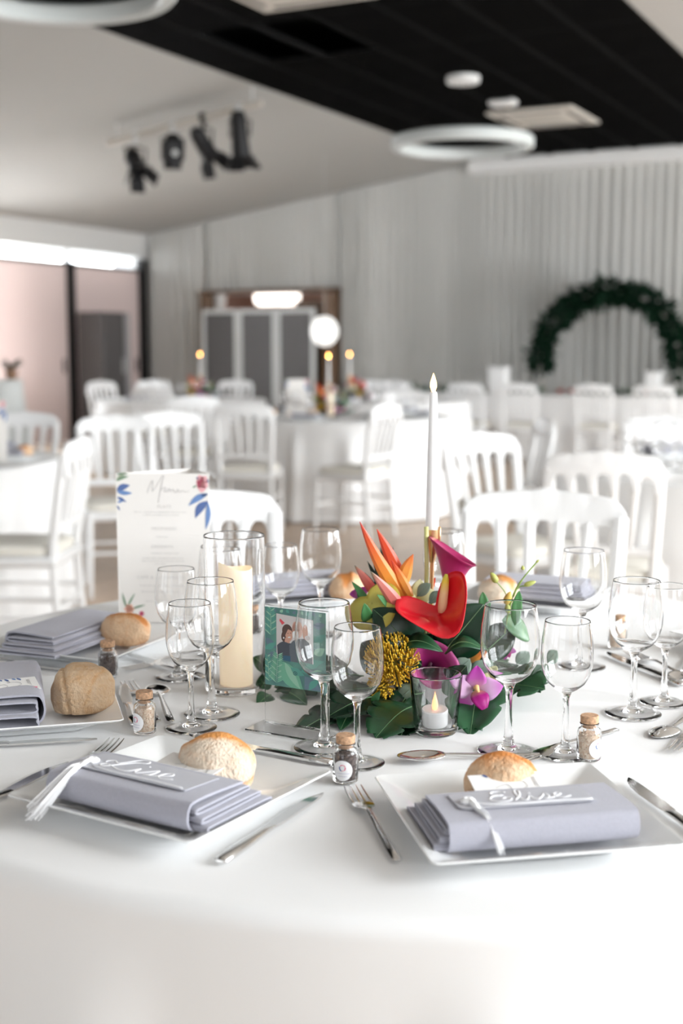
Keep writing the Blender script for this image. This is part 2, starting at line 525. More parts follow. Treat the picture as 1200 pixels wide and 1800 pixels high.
for kk, (a, c) in enumerate(((12.86, 14.29), (14.39, 15.98))):
    b = MB(); b.box((U_LEFT - 0.04, (a + c) / 2, 1.22), (0.05, c - a, 2.42), bevel=0.008)
    d = struct(room(b, 'door_%d' % (kk + 2), M_PANEL))
    MB().box((U_LEFT + 0.0, c - 0.12, 1.05), (0.03, 0.03, 0.2), bevel=0.006).build('door_handle', M_DPOST, d)
b = MB()
b.box((U_LEFT + 0.0, 14.34, 1.24), (0.1, 0.13, 2.48)); b.box((U_LEFT + 0.0, 16.03, 1.3), (0.1, 0.16, 2.62))
b.box((U_LEFT - 0.02, 14.45, 2.45), (0.06, 3.2, 0.04))
struct(room(b, 'trim_3', M_DPOST))

# ------------------------------------------------------------------ ceiling fittings
def hang_tube(mb, a, c, r=0.004): return mb.tube([a, c], r, 6)
def ring_lamp(loc, R, drop, label):
    t = thing('ring_pendant', label, 'lamp', loc, 0, 'ring pendants under the black ceiling')
    pr = []
    for a in range(12):
        q = 2 * pi * a / 12
        pr.append((R - 0.045 + 0.045 * max(-1, min(1, 1.35 * cos(q))), -0.035 + 0.05 * max(-1, min(1, 1.35 * sin(q)))))
    MB().lathe(pr, 64, (0, 0, -drop), closed=True).build('ring', M_RING, t)
    MB().lathe([(0, 0), (0.15, 0), (0.15, -0.045), (0.14, -0.055), (0, -0.055)], 32).build('canopy', M_WALL, t)
    for a in (0.4, 2.5, 4.6):
        hang_tube(MB(), (0.03 * cos(a), 0.03 * sin(a), -0.04), ((R - .04) * cos(a), (R - .04) * sin(a), -drop + 0.02), 0.0025).build('cable', M_GRID, t)
    return t
ring_lamp(uv(-4.42, 11.13, ZC), 0.645, 0.55, 'pale ring pendant beside the ceiling vent, seen whole')
ring_lamp(uv(-4.42, 5.42, ZC), 0.645, 0.55, 'pale ring pendant cut off by the top of the picture')
def vent(u, v, su, sv, label):
    t = thing('ceiling_vent', label, 'vent', uv(u, v, ZC), -RA, 'square vents in the black ceiling')
    MB().box((0, 0, -0.015), (su, sv, 0.03), bevel=0.01).build('frame', M_VENT, t, smooth=False)
    MB().box((0, 0, -0.034), (su * .56, sv * .56, 0.012), bevel=0.004).build('grille', mat('vent_grille', (0.5, 0.47, 0.42), 0.7), t, smooth=False)
    for sx, sy, dx, dy in ((0, .4, .7, .05), (0, -.4, .7, .05), (.4, 0, .05, .7), (-.4, 0, .05, .7)):
        MB().box((sx * su, sy * sv, -0.033), (dx * su, dy * sv, 0.008), bevel=0.003).build('slot', M_GPANEL, t, smooth=False)
vent(-4.39, 13.36, 0.92, 1.04, 'square cream ceiling vent just beyond the ring pendant')
vent(-4.38, 7.8, 0.92, 1.04, 'square cream ceiling vent at the top edge of the picture')
t = thing('ceiling_detector', 'small white box on the black ceiling between pendant canopy and vent', 'detector', uv(-4.46, 12.3, ZC), -RA)
MB().box((0, 0, -0.03), (0.27, 0.16, 0.06), bevel=0.02).build('housing', M_WALL, t)
MB().lathe([(0, 0), (0.03, 0), (0.02, -0.02), (0, -0.02)], 12, (0.06, 0, -0.06)).build('sensor', M_VENT, t)

# bar with four stage lights under the sloping ceiling
BV = 10.62
u0, u1 = -8.0, -6.22
def barz(u): return slope_z(u) - 0.16
t = thing('lighting_bar', 'pale metal bar fixed under the sloping white ceiling, carrying four black lights', 'lighting bar', uv((u0 + u1) / 2, BV, 0))
L0 = uv((u0 + u1) / 2, BV, 0)
b = MB(); b.tube([uv(u0, BV, barz(u0)) - L0, uv(u1, BV, barz(u1)) - L0], 0.032, 10); b.build('bar', M_VENT, t)
for u in (u0 + 0.12, u1 - 0.1):
    hang_tube(MB(), uv(u, BV, barz(u)) - L0, uv(u, BV, slope_z(u) + 0.01) - L0, 0.012).build('hanger', M_ALU, t)
def stage_light(u, yaw, tilt, kind, label, s=1.0):
    z = barz(u)
    t = thing('stage_light', label, 'stage light', uv(u, BV, z), yaw, 'stage lights on the bar')
    b = MB(); b.tube([(0, 0, 0.045), (0, 0, -0.10)], 0.016, 8); b.box((0, 0, 0), (0.05, 0.09, 0.09), bevel=0.01); b.build('clamp', M_ALU if kind != 2 else M_BLACK, t)
    b = MB()
    b.tube([(-.10, 0, -.26), (-.11, 0, -.12), (0, 0, -.10), (.11, 0, -.12), (.10, 0, -.26)], 0.011, 6)
    b.build('yoke', M_BLACK, t)
    rot = (tilt, 0, 0)
    c = (0, 0, -0.26)
    MB().lathe([(0, .19 * s), (.055, .185 * s), (.075, .13 * s), (.08, -.02), (.088, -.10 * s), (.088, -.15 * s), (.07, -.15 * s), (.066, -.09 * s), (0, -.07 * s)], 20).build('housing', M_BLACK, t, c, rot)
    if kind in (0, 2, 3):
        for k in range(4):
            a = k * pi / 2
            b = MB(); b.box((0, 0, -0.07), (0.15, 0.006, 0.15), bevel=0.002)
            M = Matrix.Rotation(a, 4, 'Z') @ Matrix.Translation((0, 0.085, -0.145 * s)) @ Matrix.Rotation(0.55, 4, 'X')
            b.xform(M).build('barn_door', M_BLACK, t, c, rot, smooth=False)
    if kind == 1:
        b = MB(); b.box((0, 0, 0.02), (0.20, 0.19, 0.22), bevel=0.03); b.build('ballast_box', M_BLACK, t, c, rot)
        MB().lathe([(0, 0), (.03, 0), (.03, .01), (0, .01)], 14).build('badge', M_ALU, t, (0, -0.10, -0.27), (pi / 2, 0, 0))
stage_light(-7.66, 0.5, -0.75, 0, 'black stage light with open barn doors, lowest and furthest down the bar', 0.9)
stage_light(-7.22, 0.35, 0.12, 1, 'boxy black stage light with a round pale badge, second along the bar', 1.0)
stage_light(-6.86, -0.6, 0.8, 2, 'black stage light tipped sharply sideways, third along the bar', 1.0)
stage_light(-6.46, -0.3, 0.22, 3, 'large black stage light hanging nearest the black ceiling', 1.25)

# ================================================================== CHAIRS
def make_chair(label):
    t = thing('banquet_chair', label, 'chair', (0, 0, 0), 0, 'white spindle back banquet chairs')
    BY = -0.25                                   # crest of the back, behind the seat centre
    def back_y(z): return -0.185 - 0.065 * ((z - 0.45) / 0.45) if z > 0.45 else -0.185 - 0.03 * (0.45 - z) / 0.45
    # crest rail: curved top, five scallops below
    W2 = 0.208
    N = 90
    vs, fs = [], []
    def top(x):
        q = abs(x) / W2
        return 0.922 - 0.022 * q ** 2 - 0.030 * max(0, (q - .80) / .20) ** 2 + 0.007 * exp(-(x / 0.022) ** 2)
    def bot(x):
        s = ((x + W2 - 0.016) / ((2 * W2 - 0.032) / 5))
        f = s - math.floor(s)
        a = sqrt(max(0.0, 1 - ((2 * f - 1) / .80) ** 2)) if 0 <= s < 5 else 0
        return 0.782 + 0.062 * min(1.0, a * 1.05) - 0.012 * (abs(x) / W2) ** 2
    for i in range(N + 1):
        x = lerp(-W2, W2, i / N)
        cy = BY - 0.022 * (1 - (x / W2) ** 2)
        zt, zb = top(x), min(bot(x), top(x) - .03)
        for dy, z in ((-.012, zb), (-.014, (zt + zb) / 2), (-.008, zt - .003), (0, zt), (.008, zt - .003), (.014, (zt + zb) / 2), (.012, zb)):
            vs.append((x, cy + dy, z))
    for i in range(N):
        for k2 in range(7):
            a, c = i * 7 + k2, i * 7 + (k2 + 1) % 7
            fs.append((a, c, c + 7, a + 7))
    fs.append(tuple(range(6, -1, -1))); fs.append(tuple(N * 7 + q for q in range(7)))
    MB().add(vs, fs).build('top_rail', M_CHAIR, t)
    for k2 in range(4):
        xt = (-1.5 + k2) * (2 * W2 - 0.032) / 5
        xb = (-1.5 + k2) * 0.062
        cy = BY - 0.022 * (1 - (xt / W2) ** 2)
        pts = [(lerp(xb, xt, q), lerp(-0.203, cy, q), lerp(0.565, 0.84, q)) for q in (0, .25, .5, .75, 1)]
        MB().tube(pts, [.0105, .012, .0135, .0145, .017], 8).build('spindle', M_CHAIR, t)
    MB().box((0, -0.203, 0.562), (0.345, 0.022, 0.034), bevel=0.006).build('lower_rail', M_CHAIR, t)
    for sx in (-1, 1):
        pts = [(sx * .185, -.225, 0), (sx * .178, -.20, .22), (sx * .176, -.187, .44), (sx * .180, -.200, .56), (sx * .190, -.225, .72), (sx * (W2 - .013), BY, .86)]
        MB().tube(smooth_pts(pts, 3), [.014] * 3 + [.017] * 3 + [.020] * 6 + [.020] * 4, 8).build('leg', M_CHAIR, t)
        pts = [(sx * .19, .195, 0), (sx * .187, .188, .25), (sx * .184, .182, .45)]
        MB().tube(pts, [.012, .016, .019], 8).build('leg', M_CHAIR, t)
    b = MB(); b.box((0, -0.005, 0.425), (0.405, 0.41, 0.05), bevel=0.014); b.build('seat_frame', M_CHAIR, t)
    b = MB()
    b.surf(32, 6, lambda a, q: (lambda s, z: (s * .192 * math.copysign(abs(cos(2 * pi * a)) ** .35, cos(2 * pi * a)), s * .192 * math.copysign(abs(sin(2 * pi * a)) ** .35, sin(2 * pi * a)), z))
           (*[(0.97, .45), (1.0, .462), (1.0, .472), (.95, .486), (.7, .493), (.3, .496), (0.001, .497)][int(round(q * 6))]), wrap=True)
    b.build('cushion', M_CUSH, t, ang=60)
    for z in (0.19, 0.27):
        for sx in (-1, 1):
            MB().tube([(sx * .187, .19, z), (sx * .18, -.20, z)], .009, 6).build('stretcher', M_CHAIR, t)
    for y, z in ((.189, .23), (-.20, .23)):
        MB().tube([(-.185, y, z), (.185, y, z)], .009, 6).build('stretcher', M_CHAIR, t)
    return t
CH = [  # x, y of the backrest, direction it faces (degrees), label
 (0.516, 3.25, -108, 'white chair at the dressed table directly behind the red and orange flowers'),
 (-0.36, 3.25, -72, 'white chair at the dressed table behind the tall glass candle vase'),
 (-1.096, 5.3, 176, 'white chair seen from its side, facing the table with one bread roll'),
 (-1.236, 7.0, -74, 'white chair with its cream seat showing just behind the folded menu'),
 (-1.00, 7.4, -62, 'white chair half hidden by the chair beside it, above the folded menu'),
 (-1.83, 7.38, -96, 'white chair behind the orange bread roll on the neighbouring table'),
 (-0.66, 8.6, 84, 'white chair with its back to us, pushed to the middle table beneath the grey screen'),
 (0.30, 8.6, 150, 'white chair turned sideways, its cream seat in front of the middle cloth'),
 (0.57, 11.5, -98, 'white chair on the far side of the middle table, beside its glasses'),
 (0.60, 5.5, -56, 'white chair turned at an angle, just beside the tall white taper candle'),
 (0.93, 4.52, 72, 'large bright white chair whose arches frame grey napkins on the table beyond'),
 (1.73, 6.9, -102, 'bright white chair behind a cluster of blurred glasses'),
 (1.06, 6.7, 184, 'white chair seen edge on, a narrow upright between two larger chairs'),
 (-2.74, 14.7, -40, 'far white chair standing before the grey cabinet by the dark post'),
 (-1.83, 12.45, 80, 'far white chair near the dark corner post at the drape'),
 (-1.25, 15.2, -100, 'far white chair behind the farther table, in front of the folding screen'),
 (-1.152, 10.0, 108, 'white chair with its back to us between two nearer chairs, under the far centrepiece'),
 (0.35, 14.75, -88, 'far white chair at the far table below the doorway lantern'),
 (-2.2, 15.05, -65, 'far white chair at the far end of the farther table by the drape'),
 (0.62, 14.9, 65, 'far chair at the head table, first of its row from the doorway'),
 (1.349, 14.0, 63, 'far chair at the head table, beside the white taper candle flame'),
 (1.888, 13.75, 63, 'far chair at the head table in front of the square white box'),
 (2.64, 13.5, 63, 'far chair at the head table under the middle of the foliage arch'),
 (3.20, 13.2, 63, 'far chair at the head table nearest the red flower runner end'),
]
ch0 = None
for x, y, a, lab in CH:
    f = Vector((cos(radians(a)), sin(radians(a)), 0))
    p = Vector((x, y, 0)) + f * 0.25
    if ch0 is None:
        ch0 = make_chair(lab); ch0.location = p; ch0.rotation_euler = (0, 0, radians(a) - pi / 2)
    else:
        dup(ch0, lab, p, radians(a) - pi / 2)

# ================================================================== TABLES AND CLOTHS
def table_base(loc, R, label, group='round banquet tables'):
    t = thing('round_table', label, 'table', loc, 0, group)
    MB().lathe([(0, .715), (R - .02, .715), (R - .008, .72), (R - .008, .738), (R - .02, .744), (0, .744)], 48).build('tabletop', M_WOOD, t)
    for k2 in range(4):
        a = pi / 4 + k2 * pi / 2
        MB().tube([(.5 * cos(a), .5 * sin(a), .715), (.56 * cos(a), .56 * sin(a), 0)], .02, 8).build('leg', M_BLACK, t)
    return t
def cloth_mesh(R, hem, seed, n=288, amp=0.030, flare=0.06, centre=(0, 0)):
    """flat top with a soft edge, then a skirt that falls in folds"""
    top = []
    for r in (0.0001, .2, .4, .6, .8, .92, .97): top.append((r * R, 0.0, 0.0))
    for k2 in range(1, 7):
        q = k2 / 6 * pi / 2
        top.append((R - .022 + .022 * sin(q), -.022 * (1 - cos(q)), 0.0))
    H = 0.75 - hem
    for k2 in range(1, 19):
        q = (k2 / 18) ** 1.25
        top.append((R, -.022 - (H - .022) * q, q))
    prof = []
    for i in range(n):
        a = 2 * pi * i / n
        v = Vector((cos(a) * 3.2, sin(a) * 3.2, seed))
        ph = 15 * a + 3.0 * mnoise.noise(v)
        s = sin(ph)
        w = (0.55 + 0.9 * max(0, mnoise.noise(v * 1.3 + Vector((7, 1, 2))) + .35))
        prof.append((w * (max(0, s) ** 1.6 * 1.2 - .30), w))
    vs, fs = [], []
    nj = len(top)
    for j, (r, z, q) in enumerate(top):
        for i in range(n):
            a = 2 * pi * i / n
            e = min(1.0, q / 0.30)
            e = e * e * (3 - 2 * e)
            rr = r + q * flare + (amp * prof[i][0]) * e + (0.0012 * prof[i][0] if r > .95 * R else 0)
            if q > 0:                                  # the skirt gives way where a seat is pushed in
                hz = 0.75 + z
                wz = min(1.0, max(0.0, (0.695 - hz) / 0.20))
                for cx, cy, ca, lab in CH:
                    fx, fy = cos(radians(ca)), sin(radians(ca))
                    ox, oy = cx + fx * .25 - centre[0], cy + fy * .25 - centre[1]
                    if ox * ox + oy * oy > 2.2 or ox * fx + oy * fy > -.3: continue
                    px, py = rr * cos(a) - ox, rr * sin(a) - oy
                    ly, lx = px * fx + py * fy, abs(px * fy - py * fx)
                    wx = min(1.0, max(0.0, (.34 - lx) / .10))
                    df = cos(a) * fx + sin(a) * fy
                    if wx > 0 and ly < .24 and df < -.2:
                        rr = lerp(rr, min(rr, max(.60, (.24 + ox * fx + oy * fy) / df)), wx * wz)
            zz = 0.75 + z + (0.0012 * mnoise.noise(Vector((r * cos(a) * 5, r * sin(a) * 5, seed))) if q == 0 else 0)
            vs.append((rr * cos(a), rr * sin(a), zz))
    for j in range(nj - 1):
        for i in range(n):
            i2 = (i + 1) % n
            fs.append((j * n + i, (j + 1) * n + i, (j + 1) * n + i2, j * n + i2))
    fs.append(tuple(range(n)))
    return MB().add(vs, fs)
TC = Vector((0.12, 2.03, 0))
table_base(TC, 0.9, 'round table under the long white cloth, set with name cards and flowers')
o = cloth_mesh(0.9, 0.012, 3.1, centre=TC).build('tablecloth', M_CLOTH, None, TC, ang=0)
tag(o, 'white linen cloth over the nearest round table, under the place settings', 'tablecloth', 'white tablecloths')
BT = [((-2.28, 6.2), 'round table behind the side-on white chair, carrying one bread roll', 'white cloth on the table that carries the orange bread roll', 11.0, .012),
      ((0.0, 10.3), 'round table in the middle of the hall, with pillar and taper candles', 'white cloth reaching the floor on the middle table with pillar candle', 5.0, .012),
      ((1.85, 5.75), 'round table behind the large bright chair with arches', 'white cloth on the table behind the large bright chair', 8.0, .012),
      ((-1.7, 13.7), 'far round table before the folding screen, with flowers and one taper', 'white cloth on the far table before the folding screen', 21.0, .012),
      ((0.44, 13.5), 'far round table beyond the middle table, under the doorway lantern', 'white cloth on the far table hidden behind the middle table', 31.0, .012)]
for (x, y), l1, l2, sd, hem in BT:
    table_base((x, y, 0), 0.9, l1)
    o = cloth_mesh(0.9, hem, sd, n=192, amp=.04, centre=(x, y)).build('tablecloth', M_CLOTH, None, (x, y, 0), ang=0)
    tag(o, l2, 'tablecloth', 'white tablecloths')
# head table along the drape
t = thing('head_table', 'long head table in front of the foliage arch', 'table', uv(-3.4, 14.65, 0), -RA)
MB().box((0, 0, .73), (6.4, .72, .03), bevel=.005).build('tabletop', M_WOOD, t)
for sx in (-3, -1, 1, 3):
    for sy in (-.3, .3):
        MB().tube([(sx, sy, .715), (sx, sy, 0)], .02, 8).build('leg', M_BLACK, t)
b = MB()
def skirt(s, q):
    P = 2 * (6.44 + .76)
    d = s * P
    if d < 6.44: x, y, nx, ny = -3.22 + d, -.38, 0, -1
    elif d < 7.2: x, y, nx, ny = 3.22, -.38 + d - 6.44, 1, 0
    elif d < 13.64: x, y, nx, ny = 3.22 - (d - 7.2), .38, 0, 1
    else: x, y, nx, ny = -3.22, .38 - (d - 13.64), -1, 0
    w = .022 * sin(d * 22 + 3 * mnoise.noise(Vector((d, 0, 4)))) * q + .04 * q
    return (x + nx * w, y + ny * w, lerp(.752, .012, q))
b.surf(420, 5, skirt, wrap=True)
b.poly([(-3.22, -.38, .752), (3.22, -.38, .752), (3.22, .38, .752), (-3.22, .38, .752)])
o = b.build('tablecloth', M_CLOTH, None, uv(-3.4, 14.65, 0), ROT, ang=60)
tag(o, 'long white cloth skirting the head table in front of the arch', 'tablecloth', 'white tablecloths')

# ================================================================== PLACE SETTINGS
TZ = 0.7516
def at(px, py, Y=None, z=None):
    """a point of the room from where it shows in the reference, at a known depth or height"""
    a, b2 = (px - 600) / 2250, -(py - 900) / 2250
    d = Vector((a, cos(PITCH) + b2 * sin(PITCH), -sin(PITCH) + b2 * cos(PITCH)))
    k2 = Y / d.y if Y is not None else (z - CAM_Z) / d.z
    return Vector((0, 0, CAM_Z)) + d * k2

def rsq(h, c, n=4):
    """rounded square loop, half side h, corner radius c"""
    out = []
    for qx, qy, a0 in ((1, 1, 0), (-1, 1, pi / 2), (-1, -1, pi), (1, -1, 3 * pi / 2)):
        for k2 in range(n + 1):
            a = a0 + k2 / n * pi / 2
            out.append((qx * (h - c) + c * cos(a), qy * (h - c) + c * sin(a)))
    return out
def make_plate(label, grp):
    loops = [(.082, 0, .012), (.086, .003, .012), (.096, .0085, .012), (.118, .018, .010), (.1335, .0235, .008), (.1352, .0250, .008), (.1340, .0262, .008),
             (.120, .0218, .008), (.100, .0128, .008), (.0900, .0086, .010), (.086, .0074, .010), (.07, .0070, .010)]
    vs, fs = [], []
    for h, z, c in loops: vs += [(x, y, z) for x, y in rsq(h, c)]
    n = len(rsq(.1, .01))
    for j in range(len(loops) - 1):
        for i in range(n):
            i2 = (i + 1) % n
            fs.append((j * n + i, j * n + i2, (j + 1) * n + i2, (j + 1) * n + i))
    fs.append(tuple(range(n - 1, -1, -1))); fs.append(tuple((len(loops) - 1) * n + i for i in range(n)))
    o = MB().add(vs, fs).build('plate', M_PORC, ang=28)
    return tag(o, label, 'plate', grp)

PL = [  # x, y, rotation
 (0.1963, 1.363, 0.19), (-0.1965, 1.446, -0.562), (-0.462, 1.795, -1.31), (-0.452, 2.215, -1.98),
 (-0.09, 2.655, -2.82), (0.40, 2.625, 2.72), (0.76, 2.17, 1.97), (0.70, 1.69, 0.94)]
PLAB = ['square white plate under the napkin marked Elise', 'square white plate under the napkin marked Lise',
        'square white plate with the round floury roll and gift card, at the picture edge', 'square white plate in front of the folded menu, with a split orange roll',
        'square white plate at the far rim behind the acrylic photo stand', 'square white plate at the far rim behind the budding sprig',
        'square white plate at the table rim, its grey side behind two wine glasses', 'square white plate out at the table rim next to the lone spoon']
pl0 = None
for (x, y, a), lab in zip(PL, PLAB):
    if pl0 is None: o = pl0 = make_plate(lab, 'square white plates'); KIDS[o.name] = []
    else: o = dup(pl0, lab, (0, 0, 0))
    o.location = (x, y, TZ); o.rotation_euler = (0, 0, a)

# ---- napkins: a folded stack whose outer fold wraps the front
def sheet(mb, path, x0, x1, th=0.0028, dx=None, mi=0):
    """a cloth layer: path in (y, z), extruded from x0 to x1"""
    P = [Vector((0, p[0], p[1])) for p in smooth_pts([(p[0], p[1], 0) for p in path], 5)]
    L = len(P); vs, fs = [], []
    for i, p in enumerate(P):
        t = (P[min(i + 1, L - 1)] - P[max(i - 1, 0)]).normalized()
        nrm = Vector((0, -t.z, t.y)) * (th / 2)
        for x in (x0, lerp(x0, x1, .33), lerp(x0, x1, .66), x1):
            wob = 0.0011 * mnoise.noise(Vector((x * 14, i * .13, x0 * 50)))
            vs.append((x, p.y + nrm.y, p.z + nrm.z + wob)); 
        for x in (x1, lerp(x0, x1, .66), lerp(x0, x1, .33), x0):
            wob = 0.0011 * mnoise.noise(Vector((x * 14, i * .13, x0 * 50)))
            vs.append((x, p.y - nrm.y, p.z - nrm.z + wob))
    for i in range(L - 1):
        for k2 in range(8):
            j = (k2 + 1) % 8
            fs.append((i * 8 + k2, i * 8 + j, (i + 1) * 8 + j, (i + 1) * 8 + k2))
    fs.append(tuple(range(7, -1, -1))); fs.append(tuple((L - 1) * 8 + q for q in range(8)))
    return mb.add(vs, fs, mi)
def make_napkin(label, pos, rz, side=-1, W=0.205, D=0.10, H=0.033, splay=0.006, n=3):
    """side: the end where the inner folds step out"""
    t = thing('napkin', label, 'napkin', pos, rz, 'folded grey napkins')
    h = W / 2
    # outer fold
    P = [(D * .42, .0015), (-D * .3, .0015), (-D * .47, .004), (-D * .53, H * .45), (-D * .50, H * .86), (-D * .40, H), (0, H * .99), (D * .45, H * .90)]
    sheet(MB(), P, -h, h).build('outer_fold', M_NAPK, t, ang=60)
    # inner folds, each a flattened loop stepping out sideways and backwards
    for k2 in range(n):
        z0 = .004 + k2 * (H - .009) / n
        zt = z0 + (H - .009) / n - .0012
        y1 = D * (.52 + .10 * (n - 1 - k2)); y0 = -D * .43
        off = side * splay * (n - k2)
        P = [(y1, z0 + .001), (y0 + .01, z0), (y0, (z0 + zt) / 2), (y0 + .01, zt - .001), (y1 - .012, zt - .0012), (y1, zt - .004)]
        sheet(MB(), P, -h + .004 + max(off, 0) * .6 + min(off, 0), h - .004 + min(off, 0) * .6 + max(off, 0), th=.0022).build('inner_fold', M_NAPK, t, ang=60)
    return t
def strokes(mb, lines, sx, sy, r, z, ox=0, oy=0, mi=0, n=6):
    for ln in lines:
        mb.tube(smooth_pts([(ox + x * sx, oy + y * sy, z) for x, y in ln], 6), r, 5, mi, flat=.4)
    return mb
LISE = [[(0.02, .30), (0.0, .42), (.14, .52), (.34, .40), (.45, .62), (.62, .98), (.86, 1.0), (.92, .86), (.66, .70), (.44, .34), (.30, .08), (.16, -.02), (.06, .08), (.16, .20), (.40, .10), (.72, -.04), (.98, .02),
         (1.10, .36), (1.14, .12), (1.24, .02), (1.44, .30), (1.56, .52), (1.62, .30), (1.58, .08), (1.42, .02), (1.62, .04), (1.86, .18), (2.06, .34), (2.02, .50), (1.86, .40), (1.84, .14), (2.02, .02), (2.28, .14)], [(1.16, .62), (1.18, .66)]]
ELISE = [[(.62, .88), (.44, 1.02), (.20, .94), (.20, .70), (.46, .60), (.16, .56), (.0, .28), (.14, .02), (.48, .04), (.62, .24), (.50, .38), (.36, .26)],
         [(.70, .10), (.94, .50), (1.04, .94), (.94, 1.0), (.86, .60), (.90, .08), (1.04, .04), (1.20, .40), (1.24, .12), (1.36, .02), (1.56, .30), (1.68, .52), (1.74, .30), (1.68, .08), (1.54, .02), (1.76, .06),
          (1.98, .24), (2.14, .38), (2.08, .52), (1.94, .40), (1.94, .14), (2.12, .02), (2.36, .14)], [(1.26, .62), (1.28, .67)]]
def place_card(name_strokes, label, pos, rz, tilt, wid, dep, tas, text_w, tx=0.0):
    t = thing('name_bookmark', label, 'place card', pos, 0, 'name bookmarks with white tassels')
    t.rotation_euler = (tilt, 0, rz)
    c = .008
    out = [(-wid / 2 + c + c * cos(a), s * (dep / 2 - c) + c * sin(a)) for s, a in ((1, pi / 2), (1, pi * .75), (1, pi), (-1, pi), (-1, pi * 1.25), (-1, pi * 1.5))] + [(wid / 2, -dep / 2), (wid / 2, dep / 2)]
    MB().prism(out[::1], 0, .0009).build('card', M_VELL, t, smooth=False)
    b = MB(); sx = text_w / 2.3
    strokes(b, name_strokes, sx, sx * .95, .0011, .0012, tx - text_w / 2, -dep * .22)
    b.build('lettering', M_WHITE, t, ang=0)
    b = MB()
    hx, hy = -wid / 2 + .014, -dep * .12
    b.tube(smooth_pts([(hx, hy, .002), (hx + .02, -dep * .38, .002), (hx + .06, -dep * .45, .002), (wid * .2, -dep * .43, .002), (wid * .47, -dep * .47, .002)], 5), .0008, 5)
    b.tube([(hx + .0065 * cos(a), hy + .0065 * sin(a), .0025) for a in [q * pi / 6 for q in range(13)]], .0022, 6)
    b.tube([(hx + .004 * cos(a), hy + .004 * sin(a), .0045) for a in [q * pi / 4 for q in range(9)]], .0018, 6)
    b.build('cord_knot', M_WHITE, t, ang=0)
    b = MB(); r = random.Random(len(label))
    knee = Vector(tas[0]); tip = Vector(tas[1]); p0 = Vector((hx, hy, .004))
    for k2 in range(tas[2]):
        j = Vector((r.uniform(-1, 1), r.uniform(-1, 1), r.uniform(-.6, .9)))
        b.tube(smooth_pts([p0 + j * .0015, lerp(p0, knee, .6) + j * .003 + Vector((0, 0, .003)), knee + j * tas[3] * .5 + Vector((0, 0, .003)), tip + j * tas[3]], 4), .00055, 4)
    b.tube([p0, lerp(p0, knee, .35) + Vector((0, 0, .003)), lerp(p0, knee, .55) + Vector((0, 0, .003))], [.0025, .003, .0026], 6)
    o = b.build('tassel', M_WHITE, t, ang=0)
    return t
def plate_pt(k2, x, y, z):
    px, py, a = PL[k2]
    return Vector((px + x * cos(a) - y * sin(a), py + x * sin(a) + y * cos(a), TZ + z))
NZ = .0175
make_napkin('grey folded napkin carrying the vellum bookmark that reads Elise', plate_pt(0, -.005, -.047, NZ), PL[0][2], -1)
make_napkin('grey folded napkin carrying the vellum bookmark that reads Lise', plate_pt(1, 0.004, -.052, NZ), PL[1][2], 1, splay=.008)
make_napkin('grey folded napkin with open fold ends, under the floury roll gift card', plate_pt(2, .0, -.030, NZ), PL[2][2] + pi, -1, W=.20, D=.115, splay=.014, H=.042, n=2)
make_napkin('grey folded napkin lying in front of the folded menu', plate_pt(3, .01, -.030, NZ), PL[3][2], 1, W=.21, splay=.012)
make_napkin('grey folded napkin at the far rim, seen above the acrylic photo stand', plate_pt(4, 0, -.03, NZ), PL[4][2], 1)
make_napkin('grey folded napkin at the far rim, beside the two-tone roll behind the buds', plate_pt(5, 0, -.03, NZ), PL[5][2], -1)
make_napkin('grey folded napkin on the plate beyond the two wine glasses at the rim', plate_pt(6, 0, -.03, NZ), PL[6][2], 1)
make_napkin('grey folded napkin on the rim plate beside the lone spoon', plate_pt(7, 0, -.03, NZ), PL[7][2], 1)
place_card(ELISE, 'grey vellum bookmark with Elise in white script and a thin white tassel', plate_pt(0, -.012, -.040, NZ + .0345), PL[0][2], -.06, .150, .056,
           ((-.052, -.052, -.008), (-.044, -.070, -.034), 16, .0035), .086, .008)
place_card(LISE, 'grey vellum bookmark with Lise in white script and a full white tassel', plate_pt(1, -.004, -.048, NZ + .0345), PL[1][2], -.06, .170, .060,
           ((-.066, -.048, -.006), (-.070, -.098, -.040), 60, .0105), .108, -.004)

# ---- little gift cards tucked in the napkins
M_PBLUE = mat('print_blue', (0.10, 0.16, 0.36), 0.7)
M_PBLUE2 = mat('print_mid_blue', (0.16, 0.27, 0.52), 0.7)
M_PPINK = mat('print_pink', (0.75, 0.13, 0.25), 0.7)
M_PROSE = mat('print_rose', (0.80, 0.42, 0.45), 0.7)
M_PPEACH = mat('print_peach', (0.86, 0.50, 0.38), 0.7)
M_PGREEN = mat('print_green', (0.22, 0.33, 0.22), 0.7)
M_PGREEN2 = mat('print_sage', (0.45, 0.52, 0.38), 0.7)
def leafpoly(mb, p0, p1, w, y, mi, n=7, lean=0.25):
    """a flat printed leaf in the x, z plane at depth y (or x, y plane when y is None)"""
    d = (p1[0] - p0[0], p1[1] - p0[1]); L = sqrt(d[0] ** 2 + d[1] ** 2); nx, ny = -d[1] / L, d[0] / L
    pts = []
    for sgn in (1, -1):
        rng = range(0, n + 1) if sgn == 1 else range(n - 1, 0, -1)
        for i in rng:
            q = i / n; ww = sgn * w * sin(pi * q ** .85) + lean * w * sin(pi * q)
            pts.append((p0[0] + d[0] * q + nx * ww, p0[1] + d[1] * q + ny * ww))
    return mb.poly([(x, y, z) for x, z in pts][::-1], mi)
